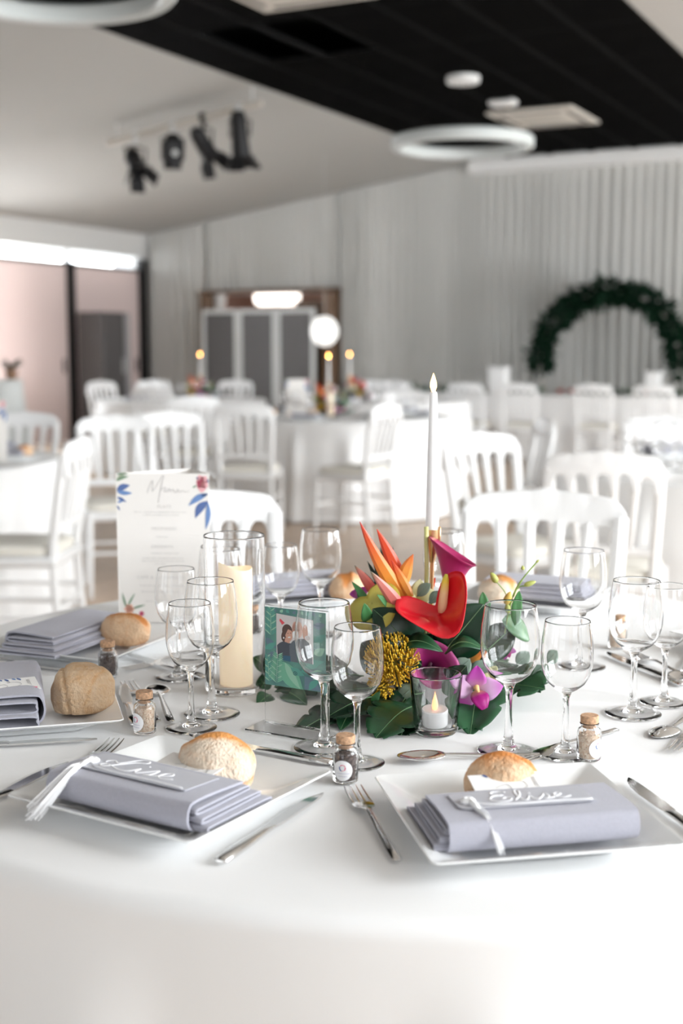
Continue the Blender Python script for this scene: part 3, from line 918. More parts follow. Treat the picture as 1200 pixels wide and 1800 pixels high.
def gift_card(label, pos, rz, rx, W=.085, H=.050):
    t = thing('gift_card', label, 'card', pos, 0, 'small printed gift cards')
    t.rotation_euler = (rx, 0, rz)
    MB().prism([(-W / 2, -H / 2), (W / 2, -H / 2), (W / 2, H / 2), (-W / 2, H / 2)], 0, .0008).build('card', M_PAPERW, t, smooth=False)
    b = MB(); z = .0012
    def lp(p0, p1, w, mi):
        q = MB(); leafpoly(q, p0, p1, w, 0, mi)
        b.add([(v[0], v[2], z) for v in q.v], [f[::-1] for f in q.f], mi)
    for k2, (x, L2, mi) in enumerate(((-.30, .14, 0), (-.22, .2, 1), (-.1, .16, 0), (.0, .22, 0), (.12, .16, 1), (.2, .22, 0))):
        lp((W * x, H * .49), (W * (x + .05), H * (.49 - L2)), .0022, mi)
    for x, mi in ((-.2, 0), (-.05, 1), (.08, 0), (.2, 1)):
        lp((W * x, -H * .49), (W * (x + .07), -H * .36), .0022, mi)
    lp((W * .36, -H * .46), (W * .46, -H * .36), .004, 2)
    b.build('floral_print', [M_PBLUE, M_PBLUE2, M_PPINK], t, smooth=False)['kind'] = 'stuff'
    b = MB()
    b.tube(smooth_pts([(-.2 * W, -.05 * H, z), (-.05 * W, .05 * H, z), (0, -.12 * H, z), (-.1 * W, -.22 * H, z)], 4), .00028, 4)
    b.tube(smooth_pts([(.02 * W, .2 * H, z), (.2 * W, .12 * H, z), (.22 * W, -.08 * H, z), (.05 * W, -.2 * H, z), (-.05 * W, -.28 * H, z)], 4), .00028, 4)
    b.tube([(.02 * W, .28 * H, z), (.06 * W, .28 * H, z), (.06 * W, .16 * H, z), (.02 * W, .16 * H, z)], .0003, 4)
    for q in range(3): b.tube([(.34 * W + .0016 * q, .3 * H, z), (.34 * W + .0016 * q, -(.05 + .06 * q) * H, z)], .0002, 4)
    b.build('line_print', M_INK, t, ang=0)
    return t
gift_card('small white gift card with blue leaves between the Lise napkin and its roll', plate_pt(1, .012, .012, NZ + .026), PL[1][2], .12)
gift_card('small white gift card edge showing between the Elise napkin and its roll', plate_pt(0, -.004, .020, NZ + .026), PL[0][2], .25)
gift_card('small white gift card with line drawing on the open-ended napkin', plate_pt(2, .045, -.018, NZ + .0435), PL[2][2] + 1.72, .10)

# ---- bread rolls
def bread_mat(name, crust, flour):
    m = bpy.data.materials.new(name); m.use_nodes = True; nt = m.node_tree
    p = nt.nodes['Principled BSDF']; p.inputs['Roughness'].default_value = .75
    tc = nt.nodes.new('ShaderNodeTexCoord')
    u = nt.nodes.new('ShaderNodeUVMap'); s = nt.nodes.new('ShaderNodeSeparateXYZ'); nt.links.new(u.outputs[0], s.inputs[0])
    n = nt.nodes.new('ShaderNodeTexNoise'); n.inputs['Scale'].default_value = 75; n.inputs['Detail'].default_value = 9; n.inputs['Roughness'].default_value = .65
    nt.links.new(tc.outputs['Object'], n.inputs['Vector'])
    a = nt.nodes.new('ShaderNodeMath'); a.operation = 'MULTIPLY_ADD'; a.inputs[1].default_value = 1.0
    nt.links.new(n.outputs[0], a.inputs[0]); nt.links.new(s.outputs['Y'], a.inputs[2])
    r = nt.nodes.new('ShaderNodeValToRGB'); e = r.color_ramp.elements
    e[0].position = .50; e[0].color = (*flour, 1); e[1].position = 1.35 if False else .98; e[1].color = (*crust, 1)
    k2 = e.new(.74); k2.color = (*[lerp(f, c, .45) for f, c in zip(flour, crust)], 1)
    nt.links.new(a.outputs[0], r.inputs[0]); nt.links.new(r.outputs[0], p.inputs['Base Color'])
    n2 = nt.nodes.new('ShaderNodeTexNoise'); n2.inputs['Scale'].default_value = 240; nt.links.new(tc.outputs['Object'], n2.inputs['Vector'])
    bp = nt.nodes.new('ShaderNodeBump'); bp.inputs['Strength'].default_value = .8; bp.inputs['Distance'].default_value = .004
    nt.links.new(n2.outputs[0], bp.inputs['Height']); nt.links.new(bp.outputs[0], p.inputs['Normal'])
    return m
M_BR = [bread_mat('floury_crust', (0.62, 0.27, 0.075), (0.74, 0.62, 0.49)), bread_mat('golden_crust', (0.60, 0.22, 0.05), (0.72, 0.50, 0.32)), bread_mat('brown_crust', (0.52, 0.27, 0.10), (0.60, 0.44, 0.29))]
def bread(label, pos, rz, sx, sy, sz, kind, m, seed):
    bm = bmesh.new(); bmesh.ops.create_icosphere(bm, subdivisions=5, radius=1)
    vs = [v.co.copy() for v in bm.verts]; fs = [tuple(v.index for v in f.verts) for f in bm.faces]; bm.free()
    out, uvs = [], []
    for p in vs:
        q = p.copy()
        n1 = mnoise.noise(p * 1.5 + Vector((seed, 0, 0))); n2 = mnoise.noise(p * 4 + Vector((0, seed, 0)))
        r = 1 + .09 * n1 + .025 * n2
        cr = 0.0
        if kind == 0:      # roof-shaped roll with a baked ridge
            q = Vector((math.copysign(abs(q.x) ** .82, q.x), math.copysign(abs(q.y) ** .82, q.y), q.z))
            rid = exp(-((p.y * 1.0 - .12 * sin(p.x * 3)) / .20) ** 2) * max(0, p.z)
            r *= 1 + .12 * rid; cr = .75 * rid ** 1.2
            sl = exp(-((p.z + .18 + .12 * p.x) / .10) ** 2) * (1 if p.y < .1 else .4)
            r *= 1 - .06 * sl; cr += .38 * sl
        elif kind == 1:    # dome with an open slash
            s = (p.x * .35 + p.y * .94) - .10
            sl = exp(-(s / .26) ** 2) * max(0, p.z + .05)
            cr = .95 * sl + .55 * max(0, p.z - .50)
            lip = exp(-((s + .30) / .07) ** 2) * max(0, p.z)
            r *= 1 - .10 * sl + .10 * lip + .03 * mnoise.noise(p * 9) * sl
            cr += .25 * max(0, -p.z + .1) * (1 if p.x < 0 else .3)
        else:              # uneven ball with creases
            q = Vector((math.copysign(abs(q.x) ** .85, q.x), math.copysign(abs(q.y) ** .85, q.y), math.copysign(abs(q.z) ** .85, q.z)))
            c1 = exp(-((p.x + .42 + .15 * p.z) / .055) ** 2); c2 = exp(-((p.x - .15 - .45 * p.z + .1 * sin(p.y * 6)) / .045) ** 2) * max(0, min(1, p.z * 1.5 + .7))
            r *= 1 - .075 * c1 - .045 * c2; cr = .25 * c2 + .10 * c1 + .30 * max(0, p.z - .75) + .1
        q *= r
        z = q.z if q.z > -.62 else -.62 + (q.z + .62) * .1
        out.append((q.x * sx, q.y * sy, (z + .66) * sz / 1.66)); uvs.append((.5, max(0.0, min(1.0, cr))))
    o = MB().add(out, fs, 0, uvs).build('bread_roll', m, None, pos, (0, 0, rz), ang=0)
    return tag(o, label, 'bread roll', 'bread rolls')
BZ = .0085
bread('pale floury roof-shaped bread roll beside the Lise napkin', plate_pt(1, .024, .050, BZ), PL[1][2] + .35, .046, .040, .062, 0, M_BR[0], 1.0)
bread('domed bread roll with an orange split crust behind the Elise napkin', plate_pt(0, .0, .062, BZ), PL[0][2] - .1, .044, .038, .060, 1, M_BR[1], 4.2)
bread('rough brown floury bread roll next to the open-ended napkin', plate_pt(2, .02, .088, BZ + .004), .15, .046, .040, .068, 2, M_BR[2], 9.0)
bread('oval roll with a dark orange slash in front of the folded menu', at(222, 1131, z=TZ + .012), -.15, .046, .036, .056, 1, M_BR[1], 14.0)
bread('golden bread roll at the far rim behind the yellow spathe', plate_pt(4, -.09, .055, BZ), 2.0, .040, .038, .060, 1, M_BR[1], 17.0)
bread('two-tone bread roll at the far rim behind the budding sprig', plate_pt(5, .055, .065, BZ), 2.9, .042, .038, .060, 1, M_BR[0], 19.0)

# ---- wine glasses
def glass_prof(k2, zs):
    T = .00075
    O = [(.0085, .0925), (.018, .098), (.0275, .106), (.0345, .118), (.0384, .134), (.0392, .148), (.0380, .168), (.0352, .188), (.0340, .1955), (.03375, .1970)]
    P = [(0, .0052), (.006, .0046), (.016, .0028), (.030, .0008), (.039, 0), (.0408, .0003), (.0411, .0009), (.0405, .0015), (.030, .0024), (.016, .0046), (.0098, .0080), (.0075, .0130), (.0056, .024), (.0046, .045), (.0044, .068), (.0050, .084)]
    P += O + [(.0337 - T / 2, .1979)] + [(r - T, z + (.0004 if r < .03 else 0)) for r, z in O[:1:-1]] + [(.0172, .0998), (.008, .0972), (0, .0965)]
    return [(r * k2, z * zs) for r, z in P]
ME_GA = MB().lathe(glass_prof(1.0, 1.0), 48).mesh('wine_glass', M_GLASS, True, 0)
ME_GB = MB().lathe(glass_prof(.875, .905), 48).mesh('wine_glass', M_GLASS, True, 0)
GL = [(-.211, 1.749, 'B', 'smaller wine glass in front of the pair beside the ivory pillar candle'),
      (-.189, 1.817, 'A', 'larger wine glass overlapping the ivory pillar candle'),
      (-.266, 2.029, 'B', 'smaller wine glass in front of the printed menu text'),
      (-.205, 2.145, 'A', 'larger wine glass showing behind the glass candle vase'),
      (-.110, 2.281, 'B', 'smaller wine glass between candle vase and photo stand, before a grey napkin'),
      (-.039, 2.351, 'A', 'larger wine glass above the photo stand, in front of the brown floor'),
      (-.023, 1.659, 'A', 'larger wine glass in front of the photo of the couple'),
      (.020, 1.595, 'B', 'smaller wine glass in front of the yellow pincushion flower'),
      (.221, 1.644, 'A', 'larger wine glass in front of the orchid and buds, behind the Elise roll'),
      (.294, 1.632, 'B', 'smaller wine glass by the pale seed jar near the Elise plate'),
      (.402, 2.100, 'A', 'larger wine glass standing furthest back beside the two-tone roll'),
      (.426, 1.820, 'A', 'larger wine glass standing clear on the cloth before the far cutlery'),
      (.486, 1.880, 'B', 'smaller wine glass at the picture edge beside a larger one'),
      (.190, 2.327, 'A', 'larger wine glass behind the purple calla lily')]
for x, y, kd, lab in GL:
    o = link('wine_glass', ME_GA if kd == 'A' else ME_GB, None, (x, y, TZ))
    tag(o, lab, 'wine glass', 'wine glasses on the nearest table')

# ---- cutlery
def loft(mb, secs):
    """secs: (y, half width, half thickness, z centre)"""
    vs, fs = [], []
    n = 8
    for y, w, h, z in secs:
        for k2 in range(n):
            a = 2 * pi * k2 / n + pi / 8
            vs.append((w * 1.08 * cos(a), y, z + h * 1.08 * sin(a)))
    for i in range(len(secs) - 1):
        for k2 in range(n):
            j = (k2 + 1) % n
            fs.append((i * n + k2, (i + 1) * n + k2, (i + 1) * n + j, i * n + j))
    fs.append(tuple(range(n))); fs.append(tuple((len(secs) - 1) * n + q for q in range(n - 1, -1, -1)))
    return mb.add(vs, fs)
def handle_secs(L):
    return [(0, .0030, .0012, .0022), (.003, .0055, .002, .0024), (.03, .0058, .0022, .0030), (L * .6, .0042, .0022, .0048), (L * .9, .0030, .0021, .0070), (L, .0032, .0018, .0078)]
def make_knife(label):
    t = thing('knife', label, 'knife', (0, 0, 0), 0, 'steel cutlery on the nearest table')
    loft(MB(), [(0, .0042, .002, .0032), (.003, .0078, .0036, .0040), (.04, .0082, .0038, .0042), (.09, .0062, .0034, .0044), (.108, .0066, .0026, .0044), (.112, .0075, .0018, .0044)]).build('handle', M_STEEL, t, ang=50)
    b = MB(); vs = []; fs = []
    pr = [(.112, -.0072, .0072), (.13, -.0085, .0082), (.17, -.0090, .0088), (.20, -.0062, .0088), (.218, -.001, .0078), (.228, .0048, .0058)]
    for y, x0, x1 in pr: vs += [(x0, y, .0044), (x1, y, .0056), (x1, y, .0032)]
    for i in range(len(pr) - 1):
        for k2 in range(3):
            j = (k2 + 1) % 3; fs.append((i * 3 + k2, i * 3 + j, i * 3 + 3 + j, i * 3 + 3 + k2))
    fs += [(2, 1, 0), (15, 16, 17)]
    b.add(vs, fs).build('blade', M_STEEL, t, ang=20)
    return t
def make_fork(label, s=1.0):
    t = thing('fork', label, 'fork', (0, 0, 0), 0, 'steel cutlery on the nearest table')
    loft(MB(), handle_secs(.135)).build('handle', M_STEEL, t, ang=50)
    b = MB(); loft(b, [(.135, .0032, .0018, .0078), (.146, .0062, .0014, .0066), (.154, .0110, .0012, .0048), (.162, .0126, .0010, .0036), (.172, .0128, .0010, .0032)]); b.build('head', M_STEEL, t, ang=50)
    for k2 in range(4):
        x = (-1.5 + k2) * .0073
        b = MB()
        vs, L = [], 0
        q = MB(); loft(q, [(.170, .0018, .0010, .0032), (.19, .0017, .0010, .0030), (.21, .0015, .0009, .0038), (.226, .0009, .0006, .0056)])
        q.v = [(a + x * (1 - .06 * (y2 - .17) / .05), y2, c) for a, y2, c in q.v]
        q.build('tine', M_STEEL, t, ang=50)
    return t
def make_spoon(label):
    t = thing('spoon', label, 'spoon', (0, 0, 0), 0, 'steel cutlery on the nearest table')
    loft(MB(), handle_secs(.130)).build('handle', M_STEEL, t, ang=50)
    def bowl(a, q):
        ang = 2 * pi * a
        rx, ry = .0195 * q, .032 * q
        x, y = rx * cos(ang), ry * sin(ang)
        x *= 1 - .10 * sin(ang)
        return (x, .160 + y, .0020 + .0062 * q ** 2.2)
    b = MB(); b.surf(36, 8, lambda a, q: bowl(a, max(q, .001)), wrap=True)
    b.build('bowl', M_STEEL, t, ang=0, solid=.0012)
    return t
def lay(o, p_handle, p_tip):
    d = Vector((p_tip[0] - p_handle[0], p_tip[1] - p_handle[1], 0))
    o.location = (p_handle[0], p_handle[1], TZ)
    o.rotation_euler = (0, 0, atan2(d.y, d.x) - pi / 2)
    return o
kn0 = lay(make_knife('steel knife lying beside the Lise plate, its handle towards the table edge'), (-.126, 1.266), (-.025, 1.474))
fk0 = lay(make_fork('steel fork with tines pointing to the dark seed jar, between the two named plates'), (.058, 1.272), (.012, 1.50))
sp0 = lay(make_spoon('steel spoon lying crosswise behind the Elise plate'), (.262, 1.622), (.088, 1.600))
def lk(l, a, b2): return lay(dup(kn0, l, (0, 0, 0)), a, b2)
def lf(l, a, b2): return lay(dup(fk0, l, (0, 0, 0)), a, b2)
def ls(l, a, b2): return lay(dup(sp0, l, (0, 0, 0)), a, b2)
lk('steel knife on the far side of the Elise plate, running out of the picture', (.402, 1.30), (.348, 1.52))
lf('steel fork whose tines show behind the Lise plate, next to a knife blade', (-.345, 1.46), (-.304, 1.685))
lk('steel knife lying in front of the plate with the brown floury roll', (-.555, 1.64), (-.328, 1.690))
lk('dessert knife crosswise behind the Lise plate, handle towards the acrylic stand', (-.012, 1.585), (-.20, 1.69))
lf('dessert fork half hidden behind the Elise plate under a glass foot', (.385, 1.735), (.246, 1.610))
ls('mirror-bright spoon with bowl up, beside the pale seed jar and brown roll', (-.243, 1.772), (-.300, 1.985))
lk('small knife with a coppery glint, beside the brown roll', (-.290, 1.752), (-.347, 1.968))
lf('slim fork lying under the bright spoon near the pale seed jar', (-.262, 1.772), (-.330, 1.955))
lk('steel knife lying below the plate in front of the menu', (-.66, 2.165), (-.450, 2.066))
lf('dessert fork with tines crossing a knife near the pair of glasses', (-.205, 2.225), (-.352, 2.075))
lk('dessert knife crossing the fork near the pair of glasses', (-.22, 2.015), (-.352, 2.150))
o = ls('lone spoon with bowl turned down, at the picture edge', (.545, 1.85), (.430, 1.700))
o.rotation_euler[1] = pi; o.location.z = TZ + .0102
lf('fork with tines reaching in at the picture edge next to the lone spoon', (.545, 1.83), (.440, 1.632))
lk('knife at the rim plate behind the two glasses, nearest the cork jar', (.54, 1.97), (.462, 2.172))
lf('fork at the rim plate behind the two glasses', (.572, 1.98), (.498, 2.205))
ls('spoon at the rim plate behind the two glasses', (.600, 2.16), (.535, 1.985))
o = lk('knife handle poking out past the corner of the Lise plate', (-.44, 1.375), (-.355, 1.585))

# ---- little corked jars of seeds
M_SEED = [mat('pale_seeds', (0.93, 0.83, 0.70), 0.7, var=0.4, vscale=400, vcol=(0.74, 0.52, 0.36)), mat('dark_seeds', (0.20, 0.15, 0.13), 0.7, var=0.6, vscale=300, vcol=(0.07, 0.05, 0.05))]
M_LABEL = mat('white_label', (0.88, 0.88, 0.90), 0.6)
M_LAV = mat('label_ink', (0.45, 0.45, 0.60), 0.6)
def make_jar(kind, label, loc, rz, lab_ang=None):
    t = thing('seed_jar', label, 'jar', loc, rz, 'corked seed jars')
    pr = [(0, 0), (.0135, 0), (.0155, .002), (.0158, .005), (.0158, .036), (.0145, .0405), (.0108, .0435), (.0105, .0455), (.0122, .0468), (.0124, .0485), (.0108, .0492), (.0095, .0485), (.0092, .044), (.0130, .040), (.0146, .0355), (.0146, .005), (.013, .0025), (0, .0025)]
    MB().lathe(pr, 28).build('glass_body', M_GLASS, t, ang=0)
    MB().lathe([(0, .0425), (.0084, .0425), (.0090, .049), (.0116, .0495), (.0120, .0575), (.0112, .0590), (0, .0590)], 20).build('cork', M_CORK, t, ang=35)
    b = MB(); r = random.Random(int(loc[0] * 1000))
    base = MB(); base.lathe([(0, .0035), (.0130, .0035), (.0132, .033), (.008, .0352), (0, .0355)], 18)
    b.add(base.v, base.f)
    ico = bmesh.new(); bmesh.ops.create_icosphere(ico, subdivisions=1, radius=1)
    iv = [v.co.copy() for v in ico.verts]; fi = [tuple(v.index for v in f.verts) for f in ico.faces]; ico.free()
    for k2 in range(150):
        a = r.uniform(0, 2 * pi)
        if k2 < 115: p = Vector((.0131 * cos(a), .0131 * sin(a), r.uniform(.005, .0335)))
        else: q = sqrt(r.random()) * .0125; p = Vector((q * cos(a), q * sin(a), .0350))
        s = Vector((r.uniform(.0010, .0018), r.uniform(.0008, .0013), r.uniform(.0008, .0014)))
        E2 = Matrix.Rotation(r.uniform(0, 6.3), 3, 'Z') @ Matrix.Rotation(r.uniform(0, 6.3), 3, 'X')
        ps = [p + E2 @ Vector((v.x * s.x, v.y * s.y, v.z * s.z)) for v in iv]
        ps = [Vector((q2.x, q2.y, q2.z)) if q2.xy.length < .0143 else Vector((q2.x * .0143 / q2.xy.length, q2.y * .0143 / q2.xy.length, q2.z)) for q2 in ps]
        b.add(ps, fi)
    so = b.build('seeds', M_SEED[kind], t, ang=0); so['kind'] = 'stuff'
    if lab_ang is not None:
        def wrap(x, z, rr): a = lab_ang + x / rr; return (rr * sin(a), -rr * cos(a), z)
        b = MB()
        def disc(cx, cz, R, rr, mi, R0=0.0):
            b.surf(36, 4, lambda a, q: wrap(cx + lerp(max(R0, 1e-5), R, q) * cos(2 * pi * a), cz + lerp(max(R0, 1e-5), R, q) * sin(2 * pi * a), rr), mi, wrap=True)
        disc(0, .018, .0128, .0161, 0)
        b.build('label', M_LABEL, t, ang=0)
        b = MB()
        def arc(a0, a1, R0, R1, mi):
            b.surf(8, 1, lambda a, q: wrap(lerp(R0, R1, q) * cos(lerp(a0, a1, a)), .0215 + lerp(R0, R1, q) * sin(lerp(a0, a1, a)), .0163), mi)
        arc(2.7, 4.4, .0030, .0044, 1); arc(-.9, .3, .0030, .0043, 2); arc(.4, 1.2, .0030, .0045, 0); arc(1.3, 2.5, .0031, .0041, 2); arc(4.5, 5.2, .0031, .0040, 0)
        for z, w2 in ((.0142, .0075), (.0105, .0050)):
            x = -w2
            while x < w2:
                ww = r.uniform(.0008, .0018)
                b.surf(1, 1, lambda a, q: wrap(x + ww * a, z + .0007 * q, .0163), 3); x += ww + .0007
        b.build('label_print', [M_PROSE, M_PBLUE, M_PPINK, M_LAV], t, ang=0)
    return t
make_jar(0, 'corked jar of pale seeds near the bright spoon, label turned aside', (-.273, 1.727, TZ), 0, -.75)
make_jar(1, 'corked jar of dark seeds between the brown roll and the menu plate', (-.380, 2.036, TZ), 0)
make_jar(1, 'corked jar of dark seeds with round white label, above the fork tines', (.005, 1.525, TZ), 0, -.25)
make_jar(0, 'corked jar of pale seeds with round label, at the corner of the Elise plate', (.321, 1.610, TZ), 0, .62)
make_jar(0, 'corked jar of pale seeds seen through the bowl of a clear wine glass', (.491, 2.236, TZ), 0)
make_jar(1, 'corked jar of dark seeds showing through the candle vase edge', (-.150, 2.281, TZ), 0)

# ================================================================== MIDDLE OF THE TABLE
# ---- menu: a card folded into an upright three-sided prism
MENU = [[(0, .05), (.10, .45), (.22, .80), (.26, .72), (.22, .30), (.24, .18), (.44, .60), (.66, 1.10), (.72, 1.06), (.62, .60), (.52, -.10), (.46, -.55)],
        [(.56, .22), (.70, .38), (.80, .34), (.72, .16), (.86, .16), (.94, .34), (.98, .16), (1.10, .30), (1.14, .14), (1.24, .12), (1.30, .30), (1.36, .12), (1.50, .22), (1.60, .14), (1.78, .18)]]
def make_menu(label, p, rz):
    t = thing('menu_card', label, 'menu', p, rz)
    Wm, H = .180, .292
    b = MB()
    ax, ay = .128, .105
    th = .0008
    def wall(a, c, za, zb, zc, zd):
        d = (Vector((c[0] - a[0], c[1] - a[1], 0))).normalized(); n = Vector((-d.y, d.x, 0)) * th
        vs = [(a[0], a[1], za), (c[0], c[1], zb), (c[0], c[1], zc), (a[0], a[1], zd)]
        vs += [(v[0] + n.x, v[1] + n.y, v[2]) for v in vs]
        b.add(vs, [(0, 1, 2, 3), (7, 6, 5, 4), (0, 4, 5, 1), (1, 5, 6, 2), (2, 6, 7, 3), (3, 7, 4, 0)])
    wall((0, 0), (Wm, 0), 0, 0, H, H); wall((Wm, 0), (ax, ay), 0, 0, H, H); wall((ax, ay), (0, 0), 0, 0, H, H)
    b.build('folded_card', M_PAPER, t, smooth=False)
    def X(px): return (px - 203) / 165 * Wm
    def Z(py): return (1098 - py) / 266 * H
    y = -.0006
    b = MB()
    b2 = MB(); strokes(b2, MENU, .046, .031, .00042, 0, X(258), Z(868))
    b.add([(v[0], y + v[2], v[1]) for v in b2.v], b2.f)
    b.build('script_title', M_INK, t, ang=0)
    for txt, px, py, sz in (('PLATS', 288, 893, .0082), ('FROMAGES', 287, 932, .0082), ('DESSERTS', 283, 964, .0082), ('CAFÉ & MIGNARDISES', 282, 1019, .0082)):
        o = link('printed_heading', text_mesh(txt, sz, M_INKP, 1.25), t, (X(px), y, Z(py)), (pi / 2, 0, 0))
    b = MB(); r = random.Random(5)
    for px, py, w2 in ((280, 901, 46), (281, 906, 32), (283, 945, 10), (287, 974, 24), (284, 983, 36), (284, 988, 38), (278, 993, 9), (282, 1032, 40), (279, 1043, 34), (281, 1060, 30)):
        x = X(px - w2)
        while x < X(px + w2):
            l = r.uniform(.0016, .0034); hh = r.choice((.0011, .0014, .0016))
            b.poly([(x, y, Z(py)), (x + l, y, Z(py)), (x + l, y, Z(py) + hh), (x, y, Z(py) + hh)]); x += l + r.choice((.0007, .0007, .0020))
    b.build('printed_lines', M_INKP, t, smooth=False)
    b = MB(); G, S, B, B2, PK, RS, PE = range(7)
    def lf2(p0, p1, w, mi, lean=.25): leafpoly(b, (X(p0[0]), Z(p0[1])), (X(p1[0]), Z(p1[1])), w * Wm / 165, y, mi, lean=lean)
    lf2((203.5, 846), (226, 838), 3.2, G, .8); lf2((204, 843), (222, 830), 2.4, S); lf2((204, 834), (226, 833), 1.8, G)
    lf2((204, 862), (228, 853), 5.5, B, .3); lf2((204, 864), (232, 867), 4, B2, -.3); lf2((204, 874), (221, 883), 2.6, B); lf2((205, 884), (217, 880), 2, B2); lf2((203.6, 889), (209, 898), 1.6, B)
    # pink flower
    for a in range(5):
        q = a * 2 * pi / 5 + .4
        lf2((356, 849), (356 + 15 * cos(q) * .72, 849 + 17 * sin(q)), 7.5, RS, 0)
    for a in range(5):
        q = a * 2 * pi / 5 + 1.0
        lf2((354, 849), (354 + 9 * cos(q), 850 + 10 * sin(q)), 3.5, PK if a in (1, 2, 3) else RS, 0)
    lf2((350, 849), (360, 850), 2.4, PE, 0); lf2((346, 838), (350, 843), 1.6, B); lf2((364, 842), (367, 848), 2, B)
    lf2((339, 857), (347, 853), 1.4, G)
    lf2((366, 867), (331, 889), 5.5, B2, -.5); lf2((366, 880), (343, 911), 7.0, B, -.6); lf2((366, 882), (361, 931), 4.6, B2, .5); lf2((366, 868), (352, 870), 2.5, B)
    # coral spray at the bottom
    lf2((217, 1072), (210, 1044), 2.0, G); lf2((219, 1070), (233, 1045), 1.8, G); lf2((226, 1074), (252, 1066), 1.8, G)
    for a in range(6): q = a * pi / 3; lf2((222, 1074), (222 + 10 * cos(q), 1074 + 10 * sin(q)), 4.2, PE, 0)
    for a in range(5): q = a * 2 * pi / 5; lf2((244, 1082), (244 + 5 * cos(q), 1082 + 5 * sin(q)), 2.6, PK, 0)
    _fp = b.build('floral_print', [M_PGREEN, M_PGREEN2, M_PBLUE, M_PBLUE2, M_PPINK, M_PROSE, M_PPEACH], t, smooth=False)
    _fp['kind'] = 'stuff'
    return t
make_menu('cream three-sided menu card standing upright, titled Menu with blue leaves and pink flower', (-.434, 2.452, TZ), -.05)

# ---- clear acrylic stand with the printed photo of a couple
t = thing('photo_stand', 'clear acrylic stand holding a tropical leaf print with a photo of a couple', 'photo stand', (-.108, 1.764, TZ), atan2(-.053, .096))
SW, SH = .104, .170
MB().box((SW / 2, 0, SH / 2 + .004), (SW, .0030, SH), bevel=.0006).build('upright_panel', M_ACRYL, t, smooth=False)
MB().box((SW / 2, -.012, .0016), (SW + .02, .052, .0026), bevel=.0006).build('foot_panel', M_ACRYL, t, smooth=False)
x0, x1, z0, z1 = .002, .100, .060, .1715
MB().box(((x0 + x1) / 2, -.0022, (z0 + z1) / 2), (x1 - x0, .0006, z1 - z0)).build('print_sheet', mat('print_slate_green', (0.075, 0.185, 0.185), .6, var=.45, vscale=35, vcol=(0.12, 0.30, 0.24)), t, smooth=False)
PC = [mat('p_teal', (.10, .33, .27), .6), mat('p_green', (.16, .42, .28), .6), mat('p_dark', (.035, .11, .11), .6), mat('p_slate', (.13, .20, .25), .6), mat('p_lightgreen', (.28, .52, .38), .6),
      mat('p_wall', (.62, .58, .57), .6), mat('p_skin', (.62, .34, .25), .6), mat('p_skin2', (.70, .42, .33), .6), mat('p_hair', (.10, .055, .045), .6), mat('p_jacket', (.07, .08, .10), .6), mat('p_jacket2', (.12, .14, .16), .6),
      mat('p_red', (.70, .08, .10), .6), mat('p_white', (.80, .80, .79), .6), mat('p_blue', (.04, .12, .19), .6), mat('p_grey', (.33, .36, .38), .6)]
def PX(u): return lerp(x0, x1, (u - 75) / 1040)        # sketch units of the print, 1040 x 1330
def PZ(w): return lerp(z1, z0, (w - 110) / 1330)
b = MB()
def pl(pts, mi, lay): b.poly([(PX(u), -.0026 - .00012 * lay, PZ(w)) for u, w in pts][::-1], mi)
def plf(p0, p1, w, mi, lay, lean=.2):
    q = MB(); leafpoly(q, p0, p1, w, 0, 0, lean=lean)
    b.add([(PX(v[0]), -.0026 - .00012 * lay, PZ(v[2])) for v in q.v], [f for f in q.f], mi)
def palm(root, tip, nl, ln, mi, mi2, lay, ang=.9):
    d = Vector((tip[0] - root[0], tip[1] - root[1])); L = d.length; d /= L
    for i in range(nl):
        q = (i + .5) / nl
        p = (root[0] + d.x * L * q, root[1] + d.y * L * q)
        l = ln * (1 - .45 * q)
        for sg in (-1, 1):
            a = atan2(d.y, d.x) + sg * ang
            plf(p, (p[0] + l * cos(a), p[1] + l * sin(a)), 13, mi if (i + (sg > 0)) % 3 else mi2, lay)
    plf(root, tip, 6, mi2, lay + .3)
for k2 in range(9):
    plf((120 + 110 * k2, 180 - 60 * (k2 % 2)), (170 + 110 * k2, 130 + 50 * (k2 % 2)), 26, (0, 3, 4)[k2 % 3], .2)
plf((90, 640), (280, 800), 60, 3, .3); plf((80, 830), (270, 700), 50, 0, .4); plf((100, 960), (290, 840), 40, 3, .4)
plf((900, 350), (1110, 300), 60, 3, .3); plf((920, 600), (1110, 470), 60, 0, .35); plf((910, 820), (1100, 700), 70, 4, .35); plf((760, 1000), (1090, 930), 60, 0, .3)
palm((180, 600), (180, 120), 13, 165, 0, 4, .6)
pl([(278, 205), (905, 250), (905, 1010), (278, 960)], 5, 1.0)
pl([(690, 250), (905, 262), (905, 1010), (690, 1000)], 12, 1.1)
# the couple: jackets, hair, heads
def ell(cx, cy, rx, ry, mi, lay, rot=0.0, n=20):
    pl([(cx + rx * cos(a) * cos(rot) - ry * sin(a) * sin(rot), cy + rx * cos(a) * sin(rot) + ry * sin(a) * cos(rot)) for a in [2 * pi * i / n for i in range(n)]], mi, lay)
pl([(288, 745), (330, 700), (390, 668), (480, 680), (560, 690), (560, 990), (300, 960)], 9, 1.4)
pl([(500, 720), (560, 640), (620, 600), (740, 580), (830, 640), (880, 760), (890, 1010), (510, 990)], 10, 1.5)
pl([(400, 905), (520, 900), (520, 1000), (380, 985)], 13, 1.6)
ell(425, 570, 62, 105, 8, 1.6, .15)
ell(465, 480, 88, 112, 8, 1.65); ell(492, 535, 62, 118, 6, 1.8, -.1); pl([(430, 600), (520, 620), (500, 690), (420, 668)], 6, 1.75)
pl([(408, 480), (440, 410), (510, 390), (548, 440), (540, 470), (480, 450), (430, 560)], 8, 1.9)
